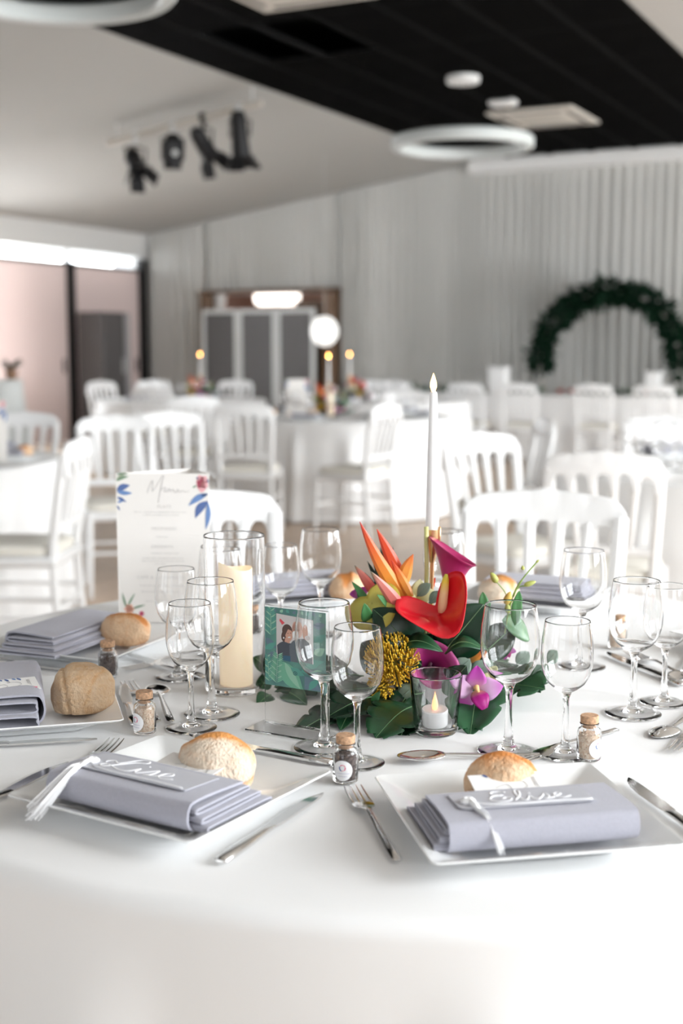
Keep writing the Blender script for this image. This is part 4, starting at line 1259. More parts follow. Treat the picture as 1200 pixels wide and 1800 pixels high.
ell(600, 440, 52, 132, 7, 1.7); ell(632, 440, 80, 135, 7, 1.7); ell(588, 530, 36, 60, 12, 1.75)
ell(500, 585, 26, 11, 12, 2.0, -.3); ell(478, 520, 10, 6, 8, 2.0); ell(524, 512, 9, 6, 8, 2.0); ell(600, 450, 9, 6, 8, 2.0); ell(640, 445, 9, 6, 8, 2.0); ell(622, 500, 10, 22, 6, 1.9)
ell(404, 606, 12, 16, 12, 2.0)
ell(760, 470, 50, 130, 6, 1.45); ell(800, 560, 50, 40, 5, 1.5)
pl([(330, 320), (350, 288), (425, 350), (378, 390)], 11, 1.6); pl([(330, 290), (345, 292), (338, 305)], 11, 1.6)
# leaves over the lower edge
palm((270, 1400), (300, 900), 15, 190, 1, 4, 2.3, .95); palm((150, 1390), (120, 940), 12, 120, 0, 4, 2.2, .9)
plf((390, 1010), (740, 1480), 150, 1, 2.5, .3); plf((420, 1020), (690, 1450), 60, 4, 2.6, .2); plf((520, 1100), (760, 1200), 60, 0, 2.6); plf((700, 1140), (1000, 1010), 70, 0, 2.4)
pl([(760, 1210), (960, 1230), (1040, 1430), (760, 1430)], 3, 2.2); plf((990, 1250), (830, 1440), 55, 0, 2.6, .3); plf((1060, 1190), (900, 1240), 40, 4, 2.6)
for q in range(14):
    a0, a1 = q * 2 * pi / 14, (q + 1) * 2 * pi / 14
    pl([(600 + 36 * cos(a0), 1185 + 36 * sin(a0)), (600 + 36 * cos(a1), 1185 + 36 * sin(a1)), (600 + 24 * cos(a1), 1185 + 24 * sin(a1)), (600 + 24 * cos(a0), 1185 + 24 * sin(a0))], 2, 2.9)
ell(600, 1185, 12, 12, 2, 2.9)
b.v = [(min(max(v[0], x0), x1), v[1], min(max(v[2], z0), z1)) for v in b.v]
b.build('photo_print', PC, t, smooth=False)

# ---- tall glass cylinder with an ivory pillar candle
VC = (-.166, 1.956)
t = thing('candle_vase', 'tall clear glass cylinder vase around the ivory pillar candle', 'vase', (VC[0], VC[1], TZ))
R = .0472
MB().lathe([(0, 0), (R - .004, 0), (R, .003), (R, .2415), (R + .0003, .2432), (R - .0003, .2445), (R - .0012, .2435), (R - .0014, .2415), (R - .0016, .012), (R - .008, .0085), (0, .008)], 56).build('glass_cylinder', M_GLASS, t, ang=0)
t = thing('pillar_candle', 'ivory pillar candle with a wavy glowing top inside the glass cylinder', 'candle', (VC[0] + .0015, VC[1], TZ + .0085))
RC = .0262
def cz(a): return .185 + .0035 * sin(a * 2 + .6) + .0045 * sin(a - 2.0)
b = MB()
rad = [(1.0, 0, 0), (1.0, .02, 0), (1.0, .10, 0), (1.0, .16, 0), (1, 0, 1), (.97, .002, 1), (.90, -.001, 1), (.82, -.012, 1), (.4, -.016, 1), (.0001, -.016, 1)]
vs, fs = [], []
for rr, z, mode in rad:
    for i in range(40):
        a = 2 * pi * i / 40
        vs.append((RC * rr * cos(a), RC * rr * sin(a), z if not mode else cz(a) * (1 if rr > .8 else .985) + z))
for j in range(len(rad) - 1):
    for i in range(40):
        i2 = (i + 1) % 40; fs.append((j * 40 + i, j * 40 + i2, (j + 1) * 40 + i2, (j + 1) * 40 + i))
fs.append(tuple(range(39, -1, -1)))
b.add(vs, fs).build('wax_body', M_IVORY, t, ang=70)
MB().lathe([(0, .1655), (.0022, .166), (.0036, .169), (.0026, .173), (0, .177)], 12).build('led_flame', M_IVORY, t, ang=0)

# ---- tealight in its glass
TL = at(765, 1287, z=TZ)
t = thing('tealight_glass', 'small clear tumbler holding a white tealight, in front of the flowers', 'glass', (TL.x, TL.y, TZ))
MB().lathe([(0, 0), (.026, 0), (.0285, .0012), (.0300, .005), (.0368, .0822), (.0367, .0834), (.0361, .0840), (.0355, .0834), (.0353, .0822), (.0286, .013), (.024, .0085), (0, .0080)], 44).build('tumbler', M_GLASS, t, ang=0)
t = thing('tealight', 'white electric tealight with an orange flame tip inside the tumbler', 'candle', (TL.x - .001, TL.y, TZ + .0085))
MB().lathe([(0, 0), (.0185, 0), (.0192, .0012), (.0192, .0205), (.0180, .0222), (.0100, .0216), (.004, .0210), (0, .0210)], 30).build('wax_body', M_WAX, t, ang=35)
MB().lathe([(0, .0200), (.0036, .0215), (.0046, .0265), (.0036, .0335), (.0016, .041), (.0, .048)], 12).build('led_flame', mat('led_flame', (1, .55, .32), .35, emit=(1.0, .42, .18), estr=1.1), t, ang=0)

# ---- taper candle in a gold holder
CP = at(757, 1180, Y=1.97)
t = thing('candlestick', 'slim gold candlestick rising out of the flower arrangement', 'candlestick', (CP.x, CP.y, TZ))
zc0 = at(757, 930, Y=1.97).z - TZ
b = MB(); b.lathe([(0, 0), (.035, 0), (.035, .004), (.006, .006), (0, .006)], 24); b.build('base', M_GOLD, t)
MB().tube([(0, 0, .005), (0, 0, zc0 - .052)], .0036, 10).build('rod', M_GOLD, t)
MB().lathe([(0, zc0 - .055), (.004, zc0 - .052), (.0108, zc0 - .030), (.0118, zc0 - .026), (.0122, zc0), (.0114, zc0), (.0108, zc0 - .024), (0, zc0 - .026)], 24).build('cup', M_GOLD, t, ang=30)
for sx in (-1, 1): MB().box((sx * .011, -.006, zc0 - .012), (.0036, .0036, .034), bevel=.0008).build('prong', M_GOLD, t)
TAPER_H = at(755, 686, Y=1.97).z - TZ - zc0 + .022
def make_taper(label, loc, h, flame):
    t = thing('taper_candle', label, 'candle', loc, 0, 'white taper candles')
    MB().lathe([(0, 0), (.0102, 0), (.0100, .05), (.0085, h * .55), (.0062, h - .008), (.0056, h - .002), (.0040, h), (0, h - .001)], 20).build('wax_body', M_WAX, t, ang=40)
    MB().lathe([(0, h - .002), (.0028, h + .001), (.0050, h + .008), (.0046, h + .014), (.0022, h + .022), (0, h + .0285)], 12).build('led_flame', flame, t, ang=0)
    return t
make_taper('tall white taper candle with a lit tip, in the gold candlestick of the nearest table', (CP.x, CP.y, TZ + zc0 - .024), TAPER_H, M_FLAME)

# ---- flower arrangement
FY = 1.95
FO = Vector((.14, 1.95, TZ))
FL = thing('flower_arrangement', 'tropical arrangement of red, orange, purple and yellow flowers on the nearest table', 'flowers', FO, 0, 'tropical centrepieces')
def fp(px, py, Y=FY): return at(px, py, Y=Y) - FO
MB().lathe([(0, .002), (.055, .002), (.068, .02), (.078, .055), (.074, .058), (.05, .060), (0, .062)], 28).build('bowl', M_DARKPOT, FL)
def leaf(name, m, p0, p1, w, up=(0, -.6, .8), bend=.15, fold=.22, curl=0.0, prof=.8, lobes=0, depth=.5, n=18, rib=True, twist=0.0, mr=None):
    p0, p1, up = Vector(p0), Vector(p1), Vector(up).normalized()
    d = p1 - p0; L = d.length; d.normalize()
    side = d.cross(up).normalized(); nrm = side.cross(d).normalized()
    if lobes: n = lobes * 8
    cols = (-1, -.66, -.33, 0, .33, .66, 1)
    def fn(a, q):
        c = cols[int(round(a * 6))]
        ww = w * (sin(pi * min(.999, q ** prof)) ** .75 if 0 < q < 1 else 0.0)
        lag = 0.0
        if lobes:
            f = (q * lobes) % 1.0
            notch = max(0.0, 1 - abs(f - .5) / .16) if .12 < q < .90 else 0
            ww *= 1 - depth * notch
            lag = .30 * w * abs(c)
        s = side * cos(twist * q) + nrm * sin(twist * q)
        nn = nrm * cos(twist * q) - side * sin(twist * q)
        ctr = p0 + d * (L * q) + nrm * (bend * L * sin(pi * q) * 1.0 - curl * L * q * q)
        return ctr + s * (c * ww) + nn * (fold * abs(c) * ww - .5 * fold * c * c * ww) + d * lag * (1 if q < .93 else 0)
    o = MB().surf(6, n, fn).build(name, m, FL, solid=.0006)
    if rib:
        pts = [fn(.5, q / 8) + nrm * .0008 for q in range(9)]
        r = MB().tube(pts, [max(.0003, .0013 * (1 - q / 9)) for q in range(9)], 5).build('rib', mr or M_RIB, o, ang=0)
    return o
UPV = (0, -.75, .65)
# big cut leaves lying at the foot
leaf('cut_leaf', M_LEAF, fp(705, 1228, 1.86), fp(575, 1258, 1.76), .050, (0, -.3, .95), .10, .16, .02, lobes=6, depth=.45)
leaf('cut_leaf', M_LEAFM, fp(742, 1240, 1.83), fp(660, 1298, 1.705), .044, (0, -.35, .94), .10, .15, 0, lobes=5, depth=.35)
leaf('cut_leaf', M_LEAF, fp(735, 1250, 1.83), fp(704, 1296, 1.715), .036, (0, -.3, .95), .10, .12, 0, lobes=4, depth=.30)
leaf('cut_leaf', M_LEAFM, fp(850, 1190, 1.90), fp(826, 1294, 1.72), .050, (-.1, -.4, .9), .10, .20, 0, lobes=4, depth=.20)
leaf('cut_leaf', M_LEAFM, fp(845, 1215, 1.93), fp(958, 1212, 1.85), .046, (0, -.45, .9), .08, .18, 0, lobes=4, depth=.60)
leaf('cut_leaf', M_LEAF, fp(640, 1190, 1.98), fp(482, 1208, 1.93), .050, (0, -.5, .85), .10, .18, 0, lobes=5, depth=.50)
leaf('cut_leaf', M_LEAF, fp(660, 1240, 1.85), fp(520, 1290, 1.74), .030, (0, -.3, .95), .08, .18, 0, lobes=5, depth=.30)
leaf('cut_leaf', M_LEAFM, fp(620, 1250, 1.80), fp(598, 1284, 1.735), .016, (0, -.3, .95), .08, .2, 0)
leaf('cut_leaf', M_LEAF, fp(800, 1180, 2.0), fp(900, 1175, 2.08), .05, (0, -.4, .9), .1, .2, 0, lobes=4)
# ivy leaves by the candle vase
for a, c2, w2 in (((480, 1185, 1.97), (446, 1158, 1.99), .014), ((478, 1200, 1.95), (449, 1205, 1.94), .013), ((476, 1222, 1.92), (452, 1240, 1.88), .014), ((500, 1215, 1.93), (540, 1240, 1.87), .018)):
    leaf('ivy_leaf', M_LEAFM, fp(*a), fp(*c2), w2, UPV, .1, .25)
# glossy dark leaves forming the body
leaf('glossy_leaf', M_LEAF, fp(735, 1148, 1.87), fp(655, 1070, 1.86), .036, (0, -.95, .35), .12, .12, .02)
leaf('glossy_leaf', M_LEAF, fp(740, 1170, 1.86), fp(680, 1125, 1.83), .028, (0, -.8, .6), .10, .2)
leaf('glossy_leaf', M_LEAFM, fp(700, 1142, 1.85), fp(778, 1146, 1.82), .017, (0, -.55, .85), .28, .2)
leaf('glossy_leaf', M_LEAF, fp(775, 1150, 1.87), fp(850, 1062, 1.87), .040, (.1, -.95, .3), .06, .12)
leaf('glossy_leaf', M_LEAFM, fp(782, 1150, 1.85), fp(852, 1143, 1.83), .015, (0, -.4, .9), .30, .2)
leaf('glossy_leaf', M_LEAF, fp(830, 1160, 1.90), fp(905, 1100, 1.95), .028, (.1, -.9, .4), .1, .2)
leaf('glossy_leaf', M_LEAF, fp(690, 1180, 1.88), fp(635, 1130, 1.90), .030, (0, -.9, .4), .1, .2)
leaf('glossy_leaf', M_LEAF, fp(720, 1215, 1.85), fp(690, 1262, 1.80), .022, (0, -.9, .4), .12, .2)
leaf('glossy_leaf', M_LEAF, fp(790, 1205, 1.85), fp(820, 1170, 1.83), .020, (0, -.9, .4), .12, .2)
leaf('glossy_leaf', M_LEAFM, fp(735, 1235, 1.84), fp(700, 1255, 1.79), .012, (0, -.9, .4), .12, .2)
rr = random.Random(3)
for k2 in range(16):
    a = k2 / 16 * 2 * pi + rr.uniform(-.15, .15)
    p0 = Vector((.03 * cos(a), .03 * sin(a), .05)); z1 = rr.uniform(.02, .12); r1 = rr.uniform(.075, .105)
    leaf('glossy_leaf', M_LEAF if k2 % 3 else M_LEAFM, p0, (r1 * cos(a), r1 * sin(a), z1), rr.uniform(.020, .030), (cos(a) * .5, sin(a) * .5, .8), .18, .2)
# palm strands up the back
for (ax2, ay2), (bx2, by2) in (((690, 1085), (652, 968)), ((695, 1085), (668, 960)), ((700, 1085), (682, 985)), ((700, 1090), (640, 1005)), ((705, 1080), (690, 960)), ((690, 1060), (636, 1012)), ((690, 1075), (645, 985)), ((685, 1070), (655, 962)), ((695, 1075), (662, 985)), ((700, 1090), (672, 1010))):
    leaf('palm_strand', M_LEAF, fp(ax2, ay2, 2.0), fp(bx2, by2, 2.02), .0056, (0, -1, .2), .04, .3, .05, rib=False, n=8)
for a, c2, w2 in (((700, 1090, 1.90), (662, 1045, 1.86), .010), ((645, 1095, 1.87), (640, 1060, 1.85), .009), ((850, 1075, 1.9), (848, 1040, 1.9), .008), ((655, 1075, 1.9), (618, 1022, 1.92), .006), ((640, 1060, 1.95), (628, 1030, 1.95), .007),
                  ((655, 1240, 1.8), (668, 1215, 1.79), .006), ((905, 1100, 1.92), (912, 1038, 1.95), .009), ((880, 1090, 1.93), (935, 1125, 1.97), .020)):
    leaf('narrow_leaf', M_LEAFL, fp(*a), fp(*c2), w2, UPV, .08, .25, rib=False, n=10)
# heliconia / bird-of-paradise bracts
M_BR1 = petal_mat('orange_bract', [(0, (.90, .36, .05)), (.45, (.93, .38, .06)), (.75, (.86, .17, .05)), (1, (.62, .05, .04))])
M_BR2 = petal_mat('scarlet_bract', [(0, (.88, .30, .06)), (.35, (.84, .13, .04)), (1, (.80, .09, .04))])
M_BR3 = petal_mat('amber_bract', [(0, (.90, .50, .18)), (.5, (.93, .42, .08)), (1, (.84, .20, .06))])
M_BR4 = petal_mat('coral_bract', [(0, (.86, .36, .12)), (.3, (.80, .16, .14)), (.8, (.80, .30, .25)), (.93, (.45, .25, .16)), (1, (.12, .14, .08))])
def bract(m, p0, p1, w, sag, flat=.55, Y0=1.92, Y1=1.90, up=(0, -1, 0)):
    A, B3 = fp(*p0, Y0), fp(*p1, Y1)
    d = B3 - A; n = Vector((d.z, 0, -d.x)).normalized()
    pts, ra = [], []
    for i in range(15):
        q = i / 14
        pts.append(A + d * q + n * (sag * sin(pi * q) * d.length)); ra.append(max(.0004, w * (sin(pi * min(1, .16 + .84 * q ** .9)) ** .8 if q < 1 else 0) * (1 - .2 * q)))
    return MB().tube(pts, ra, 6, flat=flat * .8, up=up).build('bract', m, FL, ang=32)
bract(M_BR1, (732, 1085), (632, 917), .0125, -.035, .7, 1.91, 1.90)
bract(M_BR2, (712, 1045), (662, 930), .0120, .02, .55, 1.93, 1.93)
bract(M_BR3, (704, 1032), (726, 974), .0115, -.03, .5, 1.92, 1.92)
bract(M_BR1, (722, 1050), (688, 985), .008, 0, .6, 1.90, 1.91)
bract(M_BR4, (722, 1098), (651, 1004), .0115, .02, .6, 1.88, 1.86)
bract(M_BR4, (662, 1050), (623, 994), .0085, .02, .6, 1.95, 1.95)
bract(M_BR2, (690, 1080), (668, 1056), .008, 0, .6, 1.91, 1.90)
bract(M_BR2, (752, 1040), (765, 1015), .006, 0, .4, 1.97, 1.97)
bract(M_BR2, (742, 1050), (732, 1037), .004, 0, .4, 1.96, 1.96)
bract(M_BR3, (822, 1158), (848, 1146), .012, 0, .6, 1.90, 1.89)
bract(M_BR4, (852, 1165), (893, 1138), .005, 0, .6, 1.97, 1.99); bract(M_BR4, (880, 1122), (896, 1118), .004, 0, .6, 2.0, 2.0)
# red anthurium
M_RED = petal_mat('red_spathe', [(0, (.70, .008, .016)), (1, (.78, .018, .030))], rough=.16, transl=.10)
M_YELG = petal_mat('yellow_spathe', [(0, (.62, .58, .16)), (.5, (.72, .66, .16)), (1, (.62, .50, .08))], rough=.3)
def spathe(name, m, c, e1, e2, R, cup, label_n=(0, 0, 0), tipx=1.45):
    c, e1, e2 = Vector(c), Vector(e1).normalized(), Vector(e2)
    e2 = (e2 - e1 * e2.dot(e1)).normalized(); n = e1.cross(e2).normalized()
    if n.z < 0: n = -n
    def fn(a, q):
        th = 2 * pi * a                       # th = 0 points to the tip (+e2), pi to the notch
        r = R * (1.0 + .30 * (abs(sin(th)) ** 1.4) - .55 * max(0, -cos(th)) ** 6 + (tipx - 1) * max(0, cos(th)) ** 7) * max(q, .002)
        x, y = r * sin(th), r * cos(th)
        h = cup * (x * x * 1.0 + max(0, -y) ** 2 * 1.3) / R + .03 * R * sin(5 * th) * q * q - .25 * max(0, y - .9 * R) 
        return c + e1 * x + e2 * y + n * h
    return MB().surf(44, 9, fn, wrap=True).build(name, m, FL, ang=0, solid=.0010)
spathe('anthurium_spathe', M_RED, fp(774, 1080, 1.86), (.87, .08, .44), (-.27, -.80, -.42), .043, .58)
def spadix(p0, p1, r, m):
    A, B3 = fp(*p0), fp(*p1)
    pts = [A.lerp(B3, q / 8) for q in range(9)]
    MB().tube(pts, [r * x for x in (.8, 1, 1.02, 1, .97, .92, .85, .7, .3)], 10).build('spadix', m, FL, ang=0)
M_SPA = petal_mat('spadix_gradient', [(0, (.86, .48, .30)), (.5, (.88, .58, .30)), (.8, (.80, .55, .05)), (1, (.50, .48, .06))], rough=.6, transl=0)
spadix((776, 1078, 1.865), (784, 1009, 1.875), .0068, M_SPA)
MB().tube(smooth_pts([fp(772, 1150, 1.88), fp(776, 1115, 1.88), fp(785, 1092, 1.87)], 4), .0032, 8).build('flower_stem', M_STEM, FL, ang=0)
# yellow-green anthurium at the side
spathe('anthurium_spathe', M_YELG, fp(652, 1060, 1.875), (.8, 0, .6), (-.5, -.25, -.8), .033, -.30, tipx=1.35)
# calla lilies
M_CAL = petal_mat('plum_calla', [(0, (.66, .40, .30)), (.3, (.66, .22, .30)), (.62, (.52, .045, .19)), (1, (.36, .012, .10))], rough=.3)
M_CAL2 = petal_mat('magenta_calla', [(0, (.03, .003, .015)), (.45, (.10, .004, .05)), (.75, (.45, .03, .21)), (1, (.50, .05, .25))], rough=.3)
def calla(m, base, axis, right, L, R, tip, tilt, name='calla_bloom', curl=.25):
    base, ax2 = Vector(base), Vector(axis).normalized(); rt = Vector(right); rt = (rt - ax2 * rt.dot(ax2)).normalized(); fw = ax2.cross(rt)
    def fn(a, q):
        th = 2 * pi * a
        c = cos(th)                            # +1 at the tip side
        l = L * q * (1 + tilt * c * q)
        r = .0045 + R * q ** 1.7 * (1 + .25 * max(0, -c))
        r += tip * max(0, c) ** 8 * max(0, q - .72) / .28
        p = base + ax2 * l + rt * (r * c) + fw * (r * sin(th))
        if q > .85: p += (rt * c + fw * sin(th)) * (curl * R * ((q - .85) / .15) ** 1.5 * .35) - ax2 * (.10 * R * ((q - .85) / .15) ** 2)
        return p
    return MB().surf(40, 16, fn, wrap=True).build(name, m, FL, ang=0, solid=.0009)
calla(M_CAL, fp(790, 1075, 1.93), (.02, .05, 1), (-1, .15, 0), .096, .0255, .003, .22)
MB().tube(smooth_pts([fp(772, 1175, 1.93), fp(783, 1120, 1.93), fp(787, 1072, 1.93)], 4), .0045, 8).build('flower_stem', M_STEM, FL, ang=0)
calla(M_CAL2, fp(748, 1192, 1.89), (.12, -.80, .48), (-.5, .3, .75), .058, .031, .006, .14, curl=.35)
MB().tube([fp(748, 1190, 1.885), fp(756, 1166, 1.850)], [.004, .003], 8).build('spadix', mat('dark_spadix', (.06, .01, .03), .6), FL, ang=0)
# cut hollow stem and twig
MB().tube([fp(746, 1120, 1.94), fp(750, 1000, 1.945), fp(749, 926, 1.945)], .0036, 10).build('flower_stem', mat('pale_stem', (.62, .60, .26), .45), FL, ang=0)
# pincushion flowers
M_PIN = mat('yellow_pins', (.86, .56, .05), .4)
def pincushion(c, R, ax2, n, seed):
    c, ax2 = Vector(c), Vector(ax2).normalized(); r = random.Random(seed)
    core = MB().lathe([(0, -R * .35), (R * .35, -R * .25), (R * .48, 0), (R * .35, R * .3), (0, R * .42)], 16)
    q = ax2.to_track_quat('Z', 'Y').to_matrix().to_4x4(); q.translation = c
    co = core.xform(q).build('pincushion_core', mat('olive_core', (.22, .20, .03), .7), FL, ang=0)
    b = MB()
    for k2 in range(n):
        z = 1 - 1.35 * (k2 + .5) / n; a = k2 * 2.39996
        d = Vector((sqrt(max(0, 1 - z * z)) * cos(a), sqrt(max(0, 1 - z * z)) * sin(a), z))
        d = (q.to_3x3() @ d).normalized(); j = Vector((r.uniform(-.12, .12), r.uniform(-.12, .12), r.uniform(-.12, .12)))
        bow = (d + ax2 * .35).normalized()
        p0, p1, p2 = c + d * R * .38, c + (d + j) .normalized() * R * .80, c + (bow + j).normalized() * R * r.uniform(.98, 1.08)
        b.tube([p0, p1, p2 - (p2 - p1) * .15, p2], [.0008, .0009, .0009, .0004], 4)
        b.lathe([(0, -.0016), (.0013, 0), (0, .0018)], 5, p2)
    o = b.build('pins', M_PIN, co, ang=0); o['kind'] = 'stuff'
pincushion(fp(690, 1162, 1.84), .040, (-.15, -.75, .6), 300, 2)
pincushion(fp(672, 1207, 1.83), .020, (-.4, -.7, .1), 90, 5)
# orchids
M_ORC = petal_mat('orchid_petal', [(0, (.82, .55, .75)), (.5, (.62, .12, .52)), (1, (.45, .01, .36))], rough=.4)
M_ORC2 = petal_mat('pale_orchid_petal', [(0, (.80, .55, .75)), (.55, (.80, .50, .78)), (1, (.58, .12, .52))], rough=.4)
M_LIP = petal_mat('orchid_lip', [(0, (.70, .42, .22)), (.35, (.42, .01, .22)), (1, (.42, .0, .22))], rough=.4)
def orchid(px, py, Y, s, ms, rot=0.0):
    c = fp(px, py, Y)
    for k2, (a, l, w, mi) in enumerate(((95, .030, .012, 0), (20, .032, .014, 1), (165, .032, .014, 1), (-48, .030, .0095, 1), (-128, .030, .0095, 0))):
        a = radians(a) + rot
        d = Vector((cos(a), -.25, sin(a)))
        leaf('orchid_petal', ms[mi], c + d * .002 * s, c + d * l * s, w * s, (0, -1, .15), .10, .15, .08, rib=False, n=10, prof=.75)
    leaf('orchid_lip', M_LIP, c + Vector((0, -.004, .001)) * s, c + Vector((.010, -.020, -.020)) * s, .0105 * s, (0, -.7, .7), .25, -.3, rib=False, n=10)
    MB().tube([c + Vector((0, -.002, .003)), c + Vector((.001, -.010, .006)) * s, c + Vector((.003, -.013, .001)) * s], [.003, .0042, .002], 8).build('orchid_column', mat('orchid_column', (.80, .50, .22), .5), FL, ang=0)
orchid(834, 1213, 1.785, 1.25, (M_ORC, M_ORC2), -.15)
orchid(632, 1043, 1.97, .5, (M_ORC, M_ORC), .3)
orchid(887, 1140, 1.96, .62, (M_ORC, M_ORC), .6)
# pale green small orchid in the middle
M_PAL = petal_mat('pale_green_petal', [(0, (.70, .66, .34)), (1, (.72, .70, .42))], rough=.45)
for a in (80, 150, 215, 290, 20):
    a = radians(a); c = fp(732, 1050, 1.93); d = Vector((cos(a), -.2, sin(a)))
    leaf('pale_petal', M_PAL, c, c + d * .030, .012, (0, -1, .2), .1, .2, .05, rib=False, n=8)
c = fp(862, 1190, 1.86)
for a in (60, 180, 300):
    a = radians(a); d = Vector((cos(a), -.3, sin(a))); leaf('pale_petal', M_PAL, c, c + d * .014, .007, (0, -1, .2), .1, .2, .05, rib=False, n=8)
# eucalyptus discs
for px, py, Y, r, up in ((812, 1172, 1.86, .017, (0, -.9, .4)), (845, 1178, 1.87, .019, (.1, -.95, .3)), (745, 1037, 1.90, .014, (-.2, -.5, .8)), (765, 1050, 1.89, .013, (.1, -.4, .9)), (728, 1068, 1.9, .014, (0, -.8, .6)),
                         (806, 1035, 1.92, .014, (-.1, -.9, .4)), (793, 1190, 1.86, .015, (0, -.9, .3)), (922, 1160, 1.98, .017, (0, -.9, .4)), (965, 1155, 2.0, .015, (0, -.9, .4)), (715, 1218, 1.83, .017, (0, -.8, .5)), (700, 1240, 1.84, .016, (0, -.6, .8)), (945, 1180, 2.0, .013, (0, -.8, .5))):
    c = fp(px, py, Y)
    leaf('eucalyptus_leaf', M_EUCA, c + Vector((-r * .7, 0, -r * .7)), c + Vector((r * .7, 0, r * .7)), r * .85, up, .06, .08, 0, prof=1.0, n=10, mr=M_EUCA)
# sprig of orchid buds
M_BUD = mat('green_bud', (.42, .46, .12), .45)
b = MB()
b.tube(smooth_pts([fp(885, 1120, 1.93), fp(893, 1075, 1.93), fp(905, 1040, 1.93), fp(918, 1018, 1.93), fp(930, 1003, 1.93), fp(943, 988, 1.93)], 4), [.0018] * 12 + [.0012] * 9, 6)
b.tube(smooth_pts([fp(895, 1070, 1.93), fp(889, 1045, 1.93), fp(879, 1030, 1.93), fp(869, 1020, 1.93)], 4), .0010, 6)
b.tube(smooth_pts([fp(903, 1042, 1.93), fp(914, 1031, 1.93), fp(925, 1030, 1.93), fp(932, 1025, 1.93)], 4), .0010, 6)
b.build('bud_sprig', mat('sprig_green', (.26, .38, .10), .5), FL, ang=0)
for a, c2, w2, m2 in (((873, 1024), (862, 1006), .0055, M_BUD), ((921, 1029), (942, 1022), .0042, M_BUD), ((919, 1002), (918, 994), .0030, M_BUD), ((942, 989), (947, 984), .0018, M_BUD), ((888, 1062), (897, 1040), .0062, mat('yellow_bud', (.66, .46, .10), .45)), ((893, 1078), (890, 1060), .005, M_BUD)):
    A, B3 = fp(*a, 1.925), fp(*c2, 1.925)
    MB().tube([A.lerp(B3, q) for q in (0, .12, .35, .6, .85, 1)], [w2 * x for x in (.35, .8, 1, .9, .55, .1)], 8).build('bud', m2, FL, ang=0)

# ================================================================== THE REST OF THE HALL
# ---- folding screen in the doorway
t = thing('folding_screen', 'grey three-panel screen with pale aluminium frames standing in the doorway', 'screen', uv(-9.38, 15.86, 0), -RA)
for k2, (c, w) in enumerate(((-.63, .60), (-.005, .60), (.62, .60))):
    z0, z1 = .12, 1.82
    p = MB().box((c, 0, (z0 + z1) / 2), (w - .10, .03, z1 - z0 - .06)).build('panel', M_GPANEL, t, smooth=False)
    for sx in (-1, 1): MB().box((c + sx * (w / 2 - .025), 0, (z0 + z1) / 2), (.06, .05, z1 - z0), bevel=.008).build('frame_post', M_ALU, t)
    for z in (z0, z1): MB().box((c, 0, z), (w, .05, .06), bevel=.008).build('frame_rail', M_ALU, t)
    for sx in (-1, 1): MB().box((c + sx * w * .4, 0, .03), (.05, .42, .06), bevel=.01).build('foot', M_ALU, t)
    for sx in (-1, 1): MB().box((c + sx * (w / 2 - .025), 0, .09), (.04, .04, .10)).build('foot_post', M_ALU, t)
# ---- lit paper lantern hanging before the doorway
p = at(570, 582, Y=15.4); ln_u = p.x * UX.x + p.y * UX.y
zs = slope_z(ln_u)
t = thing('paper_lantern', 'lit round white paper lantern hanging before the doorway frame', 'lantern', (p.x, p.y, p.z))
R = .163
MB().lathe([(.03, R * .985)] + [((R + .0035 * (k2 % 2)) * sin(pi * k2 / 18), R * 1.10 * cos(pi * k2 / 18)) for k2 in range(1, 18)] + [(.03, -R * 1.08)], 28).build('paper_shade', mat('lit_paper', (.9, .9, .88), .7, emit=(1, .985, .95), estr=.55), t, ang=0)
MB().tube([(0, 0, R), (0, 0, zs - p.z - .03)], .003, 5).build('thread', M_ALU, t)
MB().lathe([(0, .012), (.032, .012), (.032, -.004), (0, -.004)], 16, (0, 0, R)).build('top_ring', M_ALU, t)
# ---- grey cabinet by the dark post
t = thing('grey_cabinet', 'tall grey cabinet on castors with a pale edge, below the dark post', 'cabinet', uv(U_LEFT + .34, 14.62, 0), -RA)
MB().box((0, 0, .98), (.42, .62, 1.62), bevel=.012).build('body', M_GPANEL, t, smooth=False)
MB().box((.222, -.06, .98), (.02, .46, 1.54), bevel=.006).build('door', mat('cabinet_door', (.10, .095, .095), .5), t, smooth=False)
MB().box((.226, .24, .98), (.03, .10, 1.60), bevel=.006).build('edge_strip', mat('grey_edge', (.33, .33, .34), .5), t, smooth=False)
MB().box((.240, .13, 1.05), (.02, .02, .22), bevel=.004).build('door_handle', M_ALU, t)
for sx in (-1, 1):
    for sy in (-1, 1):
        MB().tube([(sx * .16, sy * .25 - .015, .045), (sx * .16, sy * .25 + .015, .045)], .045, 12).build('castor', M_BLACK, t)
        MB().box((sx * .16, sy * .25, .12), (.05, .04, .12)).build('castor_fork', M_ALU, t)
# ---- bar-height table with a stretch cover at the picture edge
q = at(2, 668, Y=11.0)
t = thing('cocktail_table', 'bar-height cocktail table in a pale stretch cover at the picture edge', 'table', (q.x, q.y, 0))
MB().lathe([(0, q.z), (.17, q.z), (.185, q.z - .012), (.18, q.z - .04), (.20, .75), (.235, .45), (.29, .15), (.34, .0), (0, .0)], 40).build('stretch_cover', mat('stretch_fabric', (.62, .64, .63), .8), t, ang=50)
MB().lathe([(.10, q.z), (.18, q.z), (.18, q.z + .004), (.10, q.z + .004)], 32, closed=True).build('top_ring', M_ALU, t)
q2 = at(20, 650, Y=11.0)
t = thing('potted_plant', 'small dark leafy plant in a brown pot on the pale cocktail table', 'plant', (q2.x, q2.y, q.z + .001))
MB().lathe([(0, 0), (.04, 0), (.055, .09), (.05, .09), (.045, .075), (0, .075)], 20).build('pot', mat('brown_pot', (.26, .15, .09), .6), t, ang=40)
r = random.Random(8)
